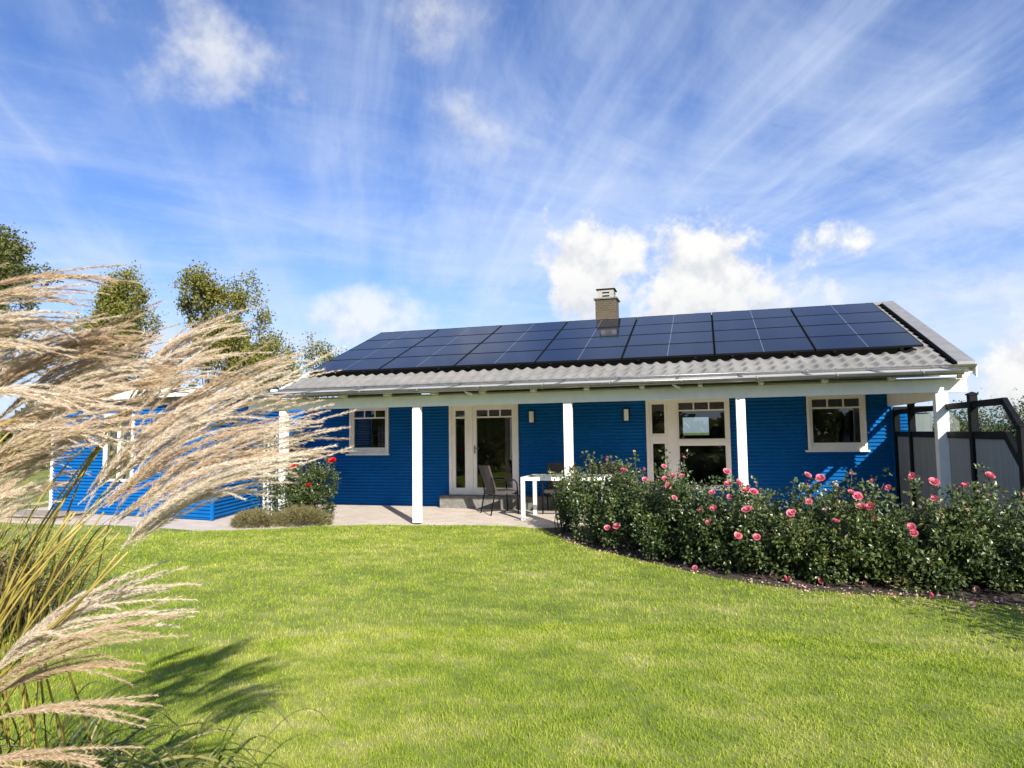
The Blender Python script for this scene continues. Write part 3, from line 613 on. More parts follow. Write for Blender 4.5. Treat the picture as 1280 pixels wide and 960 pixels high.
# pale gate post and panel behind
MB_ = MB().box(4.40, 4.49, 15.2, 15.3, 0, 2.02, .008); gp = thing('gate_post', (4.445, 15.25, 0), 'pale cream post standing behind the clear panes of the screen', 'post'); MB_.build('shaft', M['cream'], gp); MB().box(4.38, 4.51, 15.18, 15.32, 2.022, 2.05).build('post_cap', M['cream'], gp)

# ------------------------------------------------------------------ veranda furniture
t = thing('garden_table', (-2.7, 13.3, 0), 'white square-legged garden table by the veranda post', 'table')
tx0, tx1, ty0, ty1, th = -3.53, -1.90, 12.72, 13.72, .82
frame = MB(); frame.box(tx0, tx1, ty0, ty0 + .07, th - .065, th, .003); frame.box(tx0, tx1, ty1 - .07, ty1, th - .065, th, .003); frame.box(tx0, tx0 + .07, ty0 + .07, ty1 - .07, th - .065, th, .003); frame.box(tx1 - .07, tx1, ty0 + .07, ty1 - .07, th - .065, th, .003)
frame.build('table_frame', M['white'], t)
MB().box(tx0 + .0705, tx1 - .0705, ty0 + .0705, ty1 - .0705, th - .02, th - .002).build('tabletop', M['screen_glass'], t)
for x in (tx0 + .035, tx1 - .035):
    for y in (ty0 + .035, ty1 - .035): MB().box(x - .035, x + .035, y - .035, y + .035, 0, th - .066, .003).build('leg', M['white'], t)
# dining chair in woven plastic: built facing -Y at the origin
def woven_chair(lab):
    t = thing('garden_chair', (0, 0, 0), lab, 'garden chair', 'woven garden chairs on the veranda')
    MB().box(-.27, .27, -.26, .24, .40, .45, .02).build('seat', M['wicker'], t)
    b = MB(); front = [[(sx * (.27 + .02 * k), .22 + .16 * k - .06 * (sx ** 2) * (1), .44 + .50 * k) for sx in np.linspace(-1, 1, 13)] for k in np.linspace(0, 1, 7)]
    b.grid(front); b.grid([[(p_[0], p_[1] + .03, p_[2]) for p_ in row] for row in front]); e = lambda i: [front[i], [(p_[0], p_[1] + .03, p_[2]) for p_ in front[i]]]
    b.grid(e(-1)); b.grid([[r_[0], (r_[0][0], r_[0][1] + .03, r_[0][2])] for r_ in front]); b.grid([[r_[-1], (r_[-1][0], r_[-1][1] + .03, r_[-1][2])] for r_ in front])
    b.build('backrest', M['wicker'], t)
    for sx in (-1, 1):
        MB().tube([(sx * .285, -.26, 0), (sx * .285, -.25, .40), (sx * .29, -.235, .60), (sx * .295, -.18, .655), (sx * .295, .05, .66), (sx * .29, .24, .68)], .014).build('arm', M['dark'], t)
        MB().tube([(sx * .285, .30, 0), (sx * .285, .22, .40), (sx * .287, .24, .55), (sx * .289, .28, .72)], .014).build('leg', M['dark'], t)
    b = MB(); b.tube([(-.285, -.25, .38), (.285, -.25, .38)], .012); b.tube([(-.285, .23, .38), (.285, .23, .38)], .012); b.build('seat_frame', M['dark'], t)
    return t
ch1 = woven_chair('dark woven garden chair alone in front of the patio door'); ch1.location = (-4.25, 13.70, 0); ch1.rotation_euler = (0, 0, math.radians(128)); ch1.scale = (1.08, 1.08, 1.08)
dup(ch1, (-3.05, 14.03, 0), math.radians(3), 'dark woven chair behind the white table, left of the veranda post')
dup(ch1, (-2.14, 14.05, 0), math.radians(-4), 'dark woven chair behind the white table, half hidden by rose tips')

# ------------------------------------------------------------------ lawn blades
def in_lawn(x, y): return y < np.interp(x, LE[:, 0], LE[:, 1]) + rng.normal(size=len(x)) * .035
def blades(n, r0, r1, pw, hgt, wid):
    r = (r0 ** pw + (r1 ** pw - r0 ** pw) * rng.random(n)) ** (1 / pw); a = np.radians(16.1 + 90) + np.radians(rng.uniform(-53, 57, n))
    x, y = r * np.cos(a), r * np.sin(a); k = in_lawn(x, y); x, y, r = x[k], y[k], r[k]; n = len(x)
    z = lawn_z(x, y)
    k = rng.random(len(x)) < .42 + .58 * (np.sin(x * 17 + 3 * np.sin(y * 5)) * np.sin(y * 19 + 2 * np.sin(x * 7)) + np.sin(x * 41) * np.sin(y * 37) * .6 > -.55); x, y, r, z = x[k], y[k], r[k], z[k]; n = len(x)
    tuft = .8 + .35 * np.abs(np.sin(x * 5.3 + np.sin(y * 4.1)) * np.sin(y * 6.1 + np.sin(x * 3.7)))
    h = hgt * rng.uniform(.4, 1.45, n) * tuft; wd = wid * np.maximum(1, r / 5.0) * rng.uniform(.7, 1.3, n)
    ph = rng.uniform(0, 2 * PI, n); lean = rng.uniform(.1, 1.1, n); dirx, diry = np.cos(ph), np.sin(ph)
    pf = rng.uniform(0, 2 * PI, n); sx, sy = np.cos(pf) * wd / 2, np.sin(pf) * wd / 2
    b0 = np.stack([x - sx, y - sy, z], 1); b1 = np.stack([x + sx, y + sy, z], 1)
    mx, my, mz = x + dirx * h * lean * .3, y + diry * h * lean * .3, z + h * .6
    m0 = np.stack([mx - sx * .8, my - sy * .8, mz], 1); m1 = np.stack([mx + sx * .8, my + sy * .8, mz], 1)
    tp = np.stack([x + dirx * h * lean, y + diry * h * lean, z + h * (1.05 - .25 * lean)], 1)
    V = np.stack([b0, b1, m1, m0, tp], 1).reshape(-1, 3); o = np.arange(n)[:, None] * 5
    return V, np.concatenate([o + np.array([[0, 1, 2]]), o + np.array([[0, 2, 3]]), o + np.array([[3, 2, 4]])], 1).reshape(-1, 3)
Vs, Fs = [], []; off = 0
for args in ((290000, 2.4, 6.0, 1.3, .022, .0030), (220000, 5.6, 13.5, 1.0, .028, .0038), (40000, 13.0, 21.0, 1.0, .04, .004)):
    v_, f_ = blades(*args); Vs.append(v_); Fs.append(f_ + off); off += len(v_)
tag(npmesh('lawn_grass', np.concatenate(Vs), np.concatenate(Fs), M['blades']), 'short sunlit lawn grass with yellowed patches', 'grass', kind='stuff')

# ------------------------------------------------------------------ roses
BLOOMS = [[-0.57, 8.91, 1.21], [-0.83, 9.12, 1.03], [-1.15, 9.44, 1.13], [-0.51, 8.77, 0.98], [-0.45, 8.74, 1.1], [-0.44, 8.66, 0.84], [0.18, 8.29, 1.18], [0.3, 8.19, 1.06], [0.2, 8.19, 0.9], [0.01, 8.33, 0.93], [-0.12, 8.34, 0.73], [0.02, 8.28, 0.75], [-0.04, 8.25, 0.6], [0.38, 8.11, 0.98], [0.45, 8.05, 0.97], [-1.39, 9.45, 0.34], [-1.25, 9.32, 0.38], [-0.77, 8.89, 0.12], [0.79, 7.77, 0.77], [0.37, 8.04, 0.77], [-0.56, 8.84, 1.06], [-0.34, 8.63, 1.11], [0.46, 7.91, 0.49], [0.19, 8.24, 1.04], [0.27, 8.02, 0.49], [0.99, 7.86, 1.17], [0.98, 7.75, 0.9], [0.82, 7.76, 0.79], [1.39, 7.76, 1.0], [1.44, 7.73, 0.96], [1.46, 7.68, 0.86], [1.55, 7.69, 0.86], [1.56, 7.66, 0.75], [1.22, 7.69, 0.71], [1.73, 7.73, 1.05], [1.95, 7.72, 1.17], [2.13, 7.69, 1.11], [2.11, 7.63, 0.96], [2.4, 7.69, 1.08], [2.63, 7.75, 1.17], [1.88, 7.57, 0.68], [1.89, 7.56, 0.62], [1.11, 7.81, 1.14], [2.54, 7.53, 0.17]]
GROUND_BLOOMS = [[2.49, 7.83], [2.76, 8.19], [1.08, 7.9], [1.49, 7.86], [0.75, 7.97], [1.98, 7.48], [2.23, 7.17], [0.75, 7.97], [-0.22, 8.38], [0.63, 8.14]]
def bloom_mesh(c, size, m, parent, up=None):
    """a full rose: whorls of cupped petals opening from a tight heart"""
    ax = unit(np.array([rng.normal() * .35, -.55 + rng.normal() * .3, .7])) if up is None else unit(np.array(up, float))
    u_ = unit(np.cross(ax, [.3, 1, .2])); v_ = np.cross(ax, u_); V = []; F = []
    for ring, (n, rad, op, h) in enumerate(((3, .16, .12, 1.05), (5, .34, .34, 1.0), (6, .56, .62, .85), (7, .74, .9, .55))):
        for k in range(n):
            a = 2 * PI * (k + ring * .37) / n + rng.normal() * .15; r_ = u_ * math.cos(a) + v_ * math.sin(a); t_2 = np.cross(ax, r_); s = size * rng.uniform(.85, 1.15) * .5
            wd = rad * 1.0 + .18; o = len(V)
            for i, (fr, fz, fw) in enumerate(((.12, -.25, .25), (rad * .75, .05 + h * .25, .9), (rad * .9 + op * .12, h * .55, 1.0), (rad * .9 + op * .32, h * .55 - op * .05 + .1, .6))):
                for q_ in (-1, 0, 1): V.append(c + s * (r_ * (fr - abs(q_) * .12 * rad) + t_2 * q_ * wd * fw * .62 + ax * fz))
            for i in range(3):
                for q_ in range(2): b_ = o + i * 3 + q_; F.append((b_, b_ + 1, b_ + 4, b_ + 3))
    return npmesh('bloom', np.array(V), np.array(F), m, parent, True)
def cane(b, p0, p1, r0, r1, sag=.06):
    p0, p1 = np.array(p0), np.array(p1); md = (p0 + p1) / 2 + rng.normal(size=3) * sag * np.array([1, 1, .3]); md[2] += .04
    b.tube([p0, (p0 + 2 * md) / 3, (p1 + 2 * md) / 3, p1], [r0, (r0 * 2 + r1) / 3, (r0 + r1 * 2) / 3, r1], 5)
def rose_bush(cx, cy, h, rx, ry, nclu, label, m_bloom, blooms, group, bare=0.12):
    t = thing('rose_bush', (cx, cy, 0), label, 'rose bush', group)
    h *= .95; b = MB()
    ntip = 34
    tips = []
    for k in range(ntip):
        a = rng.uniform(0, 2 * PI); rr = math.sqrt(rng.random()); hh = h * (rng.uniform(.5, .95) if k > 12 else rng.uniform(.92, 1.26)) * (1 - .22 * rr ** 2)
        tip = np.array([cx + rx * rr * math.cos(a), cy + ry * rr * math.sin(a), hh]); tips.append(tip)
        cane(b, (cx + rng.normal() * .10, cy + rng.normal() * .08, 0), tip, .008, .003)
    for bl_ in blooms: cane(b, (cx + (bl_[0] - cx) * .4, cy + .15, max(.02, bl_[2] * .45)), np.array(bl_) - [0, 0, .03], .005, .0025, .03)
    b.build('cane', M['twig'], t)
    # leaf clusters: around the tips and filling the shell
    cl = []
    for tip in tips:
        for s in np.linspace(.4, 1.0, 10): cl.append(np.array([cx, cy, 0]) * (1 - s) + tip * s + rng.normal(size=3) * .045)
    for k in range(int(nclu * 1.25)):
        a = rng.uniform(0, 2 * PI); rr = rng.random() ** .42; zz = rng.uniform(.06, 1) ** .8 * h * (.72 + .16 * math.sin(a * 2 + cx * 7)); k_ = 1 - .35 * abs(zz / h - .55) ** 1.2 - .12 * (zz / h > .8)
        if math.sin(a * 4 + cx * 9) * math.sin(zz * 11 + cx * 3 + a * 2) > .45: continue
        cl.append(np.array([cx + rx * 1.18 * rr * k_ * math.cos(a), cy + ry * 1.18 * rr * k_ * math.sin(a), zz * (1 + .1 * math.sin(a * 3 + cx * 5))]))
    for bl_ in blooms:
        for s in (.06, .12, .2): cl.append(np.array(bl_) + np.array([rng.normal() * .03, .02 + rng.normal() * .02, -s]))
    cl = np.array(cl); per = 11; n = len(cl) * per
    D = randdir(n, .15); P = np.repeat(cl, per, 0) + D * rng.uniform(.01, .06, (n, 1)); P[:, 2] = np.maximum(P[:, 2], .02)
    N = randdir(n, 1.1); N[:, 1] -= .35
    L = rng.uniform(.032, .058, n); V, F = leaf_mesh(P, D, unit(N), L, L * rng.uniform(.55, .72, n), .10)
    npmesh('foliage', V, F, M['rose_leaf'], t)
    for bl_ in blooms: bloom_mesh(np.array(bl_), rng.uniform(.065, .110) * (1.6 if m_bloom is M['red'] else 1), m_bloom, t)
    # wilted blooms and buds
    for k in range(5):
        tp = tips[k]; bloom_mesh(np.array(tp) + [0, 0, .02], rng.uniform(.03, .045), M['pale_petal'] if k % 2 else m_bloom, t)
    return t
BUSH = [(-2.32, 11.35, 1.05, .24, .24, 40, 'thin pink rose bush wrapped around the foot of the veranda post'),
        (-1.60, 10.35, 1.18, .44, .42, 400, 'pink rose bush in front of the white garden table'),
        (-1.00, 9.85, 1.20, .52, .45, 560, 'tall pink rose bush below the right-hand wall lamp'),
        (-.42, 9.18, 1.10, .52, .46, 600, 'pink rose bush crowded with blooms under the tall window'),
        (.20, 8.74, 1.04, .52, .48, 620, 'pink rose bush with bright blooms before the third full veranda post'),
        (.84, 8.38, .94, .52, .48, 620, 'low dark pink rose bush against plain blue wall'),
        (1.46, 8.22, 1.03, .52, .50, 620, 'pink rose bush below the single window at the right end'),
        (2.08, 8.16, 1.01, .52, .50, 620, 'pink rose bush in front of the corner veranda post'),
        (2.70, 8.16, 1.03, .54, .50, 620, 'pink rose bush topped by one big bloom, before the garden screen'),
        (3.35, 8.1, .88, .55, .50, 560, 'flowerless rose bush at the right edge of the bed')]
asg = [[] for _ in BUSH]
for bl_ in BLOOMS:
    if bl_[2] < .2: continue
    asg[int(np.argmin([(bl_[0] - q_[0]) ** 2 + .3 * (bl_[1] - q_[1]) ** 2 for q_ in BUSH[:9]]))].append(bl_)
for q_, bs in zip(BUSH, asg): rose_bush(*q_[:7], M['pink'], bs, 'pink rose bushes in the curved bed')
RED = [[-7.71, 11.42, 1.08], [-7.34, 11.42, 0.73], [-7.28, 11.42, 1.36], [-6.85, 11.42, 1.19]]
rose_bush(-7.80, 11.95, 1.32, .62, .42, 620, 'red rose bush with four scarlet blooms by the white trellis', M['red'], RED, None)
# white trellis behind the red roses
t = thing('trellis', (-8.6, 12.3, 0), 'white lattice trellis behind the red rose bush', 'trellis')
b = MB()
for x in np.linspace(-9.0, -8.5, 6): b.box(x - .02, x + .02, 12.30, 12.32, 0, 1.95)
b.build('upright', M['white'], t); b = MB()
for z in np.arange(.1, 1.95, .11): b.box(-9.03, -8.47, 12.322, 12.34, z - .02, z + .02)
b.build('crosspiece', M['white'], t)
# climbing leaves on it
cl = np.stack([rng.uniform(-9.05, -8.05, 620), rng.uniform(11.95, 12.28, 620), rng.uniform(.1, 1.85, 620)], 1); per = 5; n = len(cl) * per
D = randdir(n); V, F = leaf_mesh(np.repeat(cl, per, 0) + D * .05, D, randdir(n, .8), rng.uniform(.03, .05, n), rng.uniform(.02, .035, n), .1)
cb = thing('climbing_rose', (-8.6, 12.2, 0), 'leafy climbing rose on the white trellis', 'climber'); npmesh('foliage', V, F, M['rose_leaf'], cb)
b = MB()
for k in range(6): cane(b, (-8.6 + k * .06, 12.25, 0), (-8.95 + k * .13, 12.26, rng.uniform(1.2, 1.8)), .008, .004)
b.build('cane', M['twig'], cb)
def low_shrub(cx, cy, rx, ry, h, label):
    t = thing('low_shrub', (cx, cy, 0), label, 'low shrub', 'low shrubs under the red rose')
    n = 5200; a = rng.uniform(0, 2 * PI, n); el = np.arcsin(rng.random(n)); rr = rng.uniform(.75, 1.05, n) * (1 + .12 * np.sin(a * 5 + cx) + .1 * np.sin(a * 11))
    D = np.stack([np.cos(a) * np.cos(el) / rx, np.sin(a) * np.cos(el) / ry, np.sin(el) / h * 1.1], 1); P = np.stack([cx + rx * rr * np.cos(a) * np.cos(el), cy + ry * rr * np.sin(a) * np.cos(el), .02 + h * rr * np.sin(el)], 1)
    D = unit(unit(D) + rng.normal(size=(n, 3)) * .35); V, F = leaf_mesh(P - D * .04, D, randdir(n), rng.uniform(.05, .10, n), rng.uniform(.006, .012, n), .1)
    npmesh('foliage', V, F, M['heath'], t)
    b = MB()
    for k in range(16): a_ = k * 2.4; b.tube([(cx, cy, 0), (cx + rx * .75 * math.cos(a_), cy + ry * .75 * math.sin(a_), h * .7 * abs(math.sin(k * 1.3)) + .04)], [.008, .003], 5)
    b.build('stem', M['twig'], t)
low_shrub(-8.25, 11.0, .42, .34, .27, 'small heathery shrub on the annex side of the pair'); low_shrub(-7.42, 11.28, .56, .36, .31, 'wider heathery shrub, nearer the veranda, of the pair')
# fallen petals and spent blooms along the bed edge
n = 420; tt = np.clip(np.repeat(rng.uniform(-2.3, 3.6, 42), 10) + rng.normal(size=n) * .09, -2.4, 4.2); ye = np.interp(tt, LE[:, 0], LE[:, 1]); P = np.stack([tt + rng.normal(size=n) * .05, ye + np.abs(rng.normal(size=n)) * .10 - .10 * rng.random(n) ** 3 * 4, rng.uniform(.02, .05, n)], 1)
V, F = leaf_mesh(P, randdir(n) * [1, 1, .2], randdir(n, 2), rng.uniform(.018, .04, n), rng.uniform(.014, .03, n), .2)
tag(npmesh('fallen_petals', V, F, M['pale_petal']), 'pale fallen rose petals scattered along the edge of the bed', 'petals', kind='stuff')
GL = ['spent rose bloom lying on the soil far right', 'spent bloom in the bed shade under the last roses', 'wilted pink bloom fallen at the foot of the window bush', 'faded bloom on the lawn edge under the corner post', 'pink bloom fallen at the mid bend of the bed edge', 'spent bloom on grass just beyond the bed edge', 'spent bloom out on the grass nearest the camera', 'crumpled rose head beside another on the bed edge', 'pale rose head fallen on the dirt rim below the tall window', 'small rose head between petals on the bed rim']
for k, (x, y) in enumerate(GROUND_BLOOMS):
    fb = thing('fallen_bloom', (x, y, .03), GL[k], 'fallen bloom', 'fallen rose blooms')
    fb2 = bloom_mesh(np.array([x + rng.normal() * .01, y, .055]), rng.uniform(.06, .085), M['pink'] if k % 3 else M['pale_petal'], fb, (rng.normal(), -.6, .6)); fb2.name = 'petals'

# ------------------------------------------------------------------ trees
def tree(x, y, h, cr, label, leaf, nleaf=2600, z0=.30, seed=1, lean=0.0, group='trees behind the annex', lsz=.11):
    R = np.random.default_rng(seed); t = thing('tree', (x, y, 0), label, 'tree', group); b = MB(); ends = []
    def grow(p, d, L, r, lev):
        q0 = p; pts = [p]; rads = [r]; nseg = 3
        for i in range(nseg):
            d = unit(d + R.normal(size=3) * .16 + np.array([0, 0, .10])); q0 = q0 + d * L / nseg; pts.append(q0); rads.append(r * (1 - .45 * (i + 1) / nseg))
            if lev >= 2: ends.append((q0, d, lev))
        b.tube(pts, rads, 6 if lev < 2 else 4)
        if lev < 4:
            for k in range((8, 4, 3, 3)[lev]):
                a = R.uniform(0, 2 * PI); sp = R.uniform(.35, .75); s_ = unit(np.cross(d, [math.cos(a), math.sin(a), .2])); base_ = pts[-1] if (lev or k < 3) else pts[1] + (pts[3] - pts[1]) * R.random()
                grow(base_, unit(d + s_ * sp * (1.15 if lev == 0 else .9)), L * R.uniform(.58, .78), r * .5, lev + 1)
    L0 = h * z0; grow(np.array([x, y, -.1]), unit(np.array([lean, 0, 1.])), L0, h * .016, 0)
    zs_ = np.array([e_[0] for e_ in ends]); top = zs_[:, 2].max(); sc = h / top                 # settle to the true height
    vv = np.array(b.v); ctr = np.array([x, y, 0]); wsc = cr / max(1e-3, np.percentile(np.hypot(zs_[:, 0] - x, zs_[:, 1] - y), 92))
    S3 = np.array([wsc, wsc, sc]); b.v = [tuple(a) for a in (vv - ctr) * S3 + ctr]; b.build('trunk', M['bark'], t)
    E_ = np.array([(e_[0] - ctr) * S3 + ctr for e_ in ends if e_[2] >= 3]); keep = R.random(len(E_)) < .72; E_ = E_[keep]
    k = max(1, nleaf // len(E_)); P = np.repeat(E_, k, 0); n = len(P); P = P + R.normal(size=(n, 3)) * [.20, .20, .18]
    V, F = leaf_mesh(P, unit(R.normal(size=(n, 3)) + [0, 0, -.1]), unit(R.normal(size=(n, 3)) + [0, -.2, .6]), R.uniform(.7, 1.3, n) * lsz, R.uniform(.5, .9, n) * lsz, .1)
    npmesh('crown', V, F, leaf, t); return t
tree(-39.8, 30, 13.9, 5.0, 'tall dense tree at the left edge rising over the grass plumes', M['tree_leaf_dark'], 32000, .28, 3, lsz=.17)
tree(-32.4, 31, 10.7, 2.6, 'thin half bare tree standing beside the tall dense tree', M['tree_leaf'], 9000, .30, 5, lsz=.14)
tree(-29.6, 30, 10.8, 2.4, 'sparse see-through tree with bare twigs at its top', M['tree_leaf'], 13000, .3, 8, lsz=.14)
tree(-26.2, 30, 11.0, 3.2, 'rounded yellow green tree nearest the house among the back trees', M['tree_leaf'], 19000, .3, 12, lsz=.15)
tree(-19.0, 30, 7.0, 1.5, 'small twiggy tree peeping out at the left roof end', M['tree_leaf'], 2600, .35, 21, lsz=.13)
tree(-22.3, 31, 7.4, 1.9, 'low bushy tree between the roof end and yellow green tree', M['tree_leaf'], 8000, .3, 23, lsz=.14)
tree(-46.5, 33, 12.5, 4.5, 'broad dark tree mostly hidden by plumes at the far left', M['tree_leaf_dark'], 6000, .28, 31, lsz=.17)
def bush(x, y, rx, ry, h, label, n, leaf, group, lsz=.09):
    t = thing('bush', (x, y, 0), label, 'bush', group); cl = []
    nc_ = n // 14
    a = rng.uniform(0, 2 * PI, nc_); el = np.arcsin(rng.random(nc_)); rr = rng.random(nc_) ** .35 * (1 + .16 * np.sin(3 * a + x) + .14 * np.sin(7 * a + 5 * el))
    cl = np.stack([x + rx * rr * np.cos(a) * np.cos(el), y + ry * rr * np.sin(a) * np.cos(el), h * (.12 + .88 * np.sin(el) * rr)], 1)
    P = np.repeat(cl, 14, 0) + rng.normal(size=(nc_ * 14, 3)) * .13; k = len(P)
    V, F = leaf_mesh(P, randdir(k), randdir(k, .7), rng.uniform(.7, 1.3, k) * lsz, rng.uniform(.45, .7, k) * lsz, .1); npmesh('foliage', V, F, leaf, t)
    b = MB()
    for k in range(14): a_ = rng.uniform(0, 2 * PI); r_ = math.sqrt(rng.random()) * .8; b.tube([(x, y, 0), (x + rx * r_ * .4 * math.cos(a_), y + ry * r_ * .4 * math.sin(a_), h * .5), (x + rx * r_ * math.cos(a_), y + ry * r_ * math.sin(a_), h * rng.uniform(.8, 1.08))], [.03, .018, .006], 5)
    b.build('stem', M['bark'], t); return t
bush(-33.5, 33.5, 6.5, 1.8, 6.2, 'broad thicket filling the gap under the back trees', 16000, M['tree_leaf'], None, .16)
GB_ = 'bushes beyond the garden screen'
bush(5.35, 18.6, .8, .8, 1.95, 'low green bush right beside the garage door', 9000, M['bush_leaf'], GB_, .075)
bush(6.5, 19.6, 1.1, .9, 2.0, 'light green bush seen through the left clear pane of the screen', 15000, M['bush_leaf'], GB_, .075)
bush(7.9, 19.8, 1.2, 1.0, 2.2, 'tall green bush with reddish leaves seen through the slanted pane', 20000, M['bush_leaf'], GB_, .075)
bush(9.6, 19.8, 1.4, 1.1, 2.25, 'wide green bush at the right edge beyond the screen', 20000, M['bush_leaf'], GB_, .08)
bush(12.2, 20.5, 1.7, 1.2, 2.3, 'outermost bush of the hedge beyond the screen', 9000, M['bush_leaf'], GB_)
bush(3.8, 5.4, .85, .85, 1.7, 'leafy shrub shading the right end of the rose bed', 5000, M['bush_leaf'], None, .06)
SB_ = 'dark shrubs on the left side of the plot'
bush(-9.6, 2.6, 1.3, 1.2, 2.0, 'dark round shrub on the near left side of the lawn', 5000, M['tree_leaf_dark'], SB_, .12); bush(-9.2, .2, 1.4, 1.2, 2.3, 'taller dark shrub on the left side of the lawn', 5000, M['tree_leaf_dark'], SB_, .12)
# far wood round the plot (also what the windows mirror behind the photographer)
Pw = []
for (a0, a1, r0, r1, h0, n) in ((118, 178, 46, 58, 6.5, 9000), (8, 60, 60, 75, 4.5, 6000), (190, 350, 24, 32, 4.6, 9000)):
    a = np.radians(rng.uniform(a0, a1, n)); r = rng.uniform(r0, r1, n); hh = h0 * (.62 + .38 * np.sin(a * 23) * np.sin(a * 9 + 1)); Pw.append(np.stack([r * np.cos(a), r * np.sin(a), hh * rng.random(n) ** .7], 1))
Pw = np.concatenate(Pw); n = len(Pw); V, F = leaf_mesh(Pw, randdir(n), randdir(n, .6), rng.uniform(.5, 1.0, n), rng.uniform(.35, .7, n), .1)
tag(npmesh('far_wood', V, F, M['tree_leaf_dark']), 'distant dark wood along the horizon', 'wood', kind='stuff')

# ------------------------------------------------------------------ silver grass in the foreground
PLUMES = [[-1.866,1.259,2.019,-1.712,1.349,2.111,-1.57,1.492,2.144],[-1.833,1.22,1.969,-1.686,1.308,2.057,-1.593,1.437,2.089],[-1.922,1.301,1.951,-1.785,1.388,2.004,-1.705,1.516,2.002],[-1.87,1.267,1.901,-1.758,1.347,1.957,-1.694,1.468,1.985],[-1.837,1.228,1.859,-1.75,1.3,1.924,-1.673,1.428,1.911],[-2.033,1.382,1.838,-1.929,1.458,1.909,-1.844,1.589,1.883],[-1.994,1.402,1.725,-1.818,1.489,1.931,-1.583,1.655,2.012],[-2.055,1.492,1.681,-1.866,1.582,1.896,-1.687,1.731,1.985],[-2.178,1.553,1.782,-2.028,1.633,1.972,-1.839,1.785,2.07],[-1.963,1.515,1.727,-1.796,1.6,1.919,-1.663,1.739,1.967],[-1.966,1.618,1.729,-1.836,1.695,1.893,-1.703,1.834,1.941],[-1.892,1.333,1.637,-1.708,1.426,1.807,-1.533,1.577,1.846],[-1.821,1.24,1.758,-1.695,1.326,1.8,-1.583,1.465,1.762],[-1.877,1.282,1.679,-1.726,1.375,1.719,-1.585,1.522,1.697],[-1.828,1.254,1.558,-1.639,1.351,1.675,-1.479,1.496,1.749],[-1.808,1.764,1.781,-1.702,1.831,1.981,-1.535,1.976,2.083],[-1.865,1.853,1.773,-1.738,1.925,1.981,-1.582,2.068,2.072],[-1.836,1.762,1.704,-1.704,1.836,1.914,-1.577,1.97,2.012],[-1.723,1.501,1.453,-1.49,1.593,1.811,-1.167,1.779,1.963],[-1.802,1.583,1.442,-1.544,1.683,1.795,-1.249,1.86,1.961],[-1.657,1.469,1.436,-1.411,1.567,1.761,-1.095,1.752,1.903],[-1.613,1.43,1.431,-1.355,1.536,1.693,-1.038,1.726,1.781],[-1.574,1.495,1.413,-1.393,1.58,1.661,-1.033,1.784,1.725],[-1.47,1.42,1.415,-1.3,1.505,1.628,-1.003,1.69,1.7],[-1.471,1.424,1.364,-1.343,1.498,1.565,-1.036,1.681,1.693],[-1.41,1.389,1.372,-1.277,1.466,1.547,-1.127,1.609,1.598],[-1.834,1.266,1.378,-1.774,1.325,1.513,-1.747,1.433,1.568],[-1.938,1.333,1.468,-1.84,1.402,1.613,-1.783,1.52,1.654],[-1.674,1.613,1.534,-1.524,1.694,1.722,-1.302,1.855,1.822],[-1.643,1.667,1.627,-1.485,1.748,1.846,-1.216,1.922,1.954],[-1.943,1.341,1.341,-1.845,1.411,1.482,-1.764,1.533,1.562],[-2.026,1.416,1.412,-1.919,1.488,1.565,-1.827,1.61,1.678],[-1.768,1.309,1.057,-1.595,1.399,1.221,-1.37,1.567,1.236],[-1.717,1.273,1.045,-1.531,1.366,1.203,-1.313,1.532,1.23],[-1.799,1.352,1.06,-1.661,1.431,1.231,-1.459,1.59,1.288],[-1.83,1.395,1.063,-1.664,1.482,1.24,-1.475,1.637,1.294],[-1.789,1.308,0.997,-1.619,1.401,1.098,-1.481,1.548,1.074],[-1.791,1.311,0.947,-1.623,1.409,0.985,-1.443,1.568,0.958],[-1.76,1.274,0.871,-1.619,1.366,0.884,-1.49,1.51,0.846],[-1.723,1.606,1.441,-1.511,1.695,1.758,-1.179,1.889,1.846],[-1.968,1.526,1.562,-1.803,1.613,1.726,-1.595,1.772,1.801],[-2.058,1.498,1.587,-1.918,1.578,1.752,-1.74,1.727,1.841]]
ROOT = np.array([-2.45, 1.75, 0.0])
clump = thing('silver_grass', tuple(ROOT), 'big clump of wind-bent ornamental grass with silky beige plumes', 'ornamental grass')
def bez(p0, p1, p2, s): s = s[..., None]; return (1 - s) ** 2 * p0 + 2 * s * (1 - s) * p1 + s ** 2 * p2
def bez3(p0, p1, p2, p3, s): s = s[..., None]; return (1 - s) ** 3 * p0 + 3 * s * (1 - s) ** 2 * p1 + 3 * s * s * (1 - s) * p2 + s ** 3 * p3
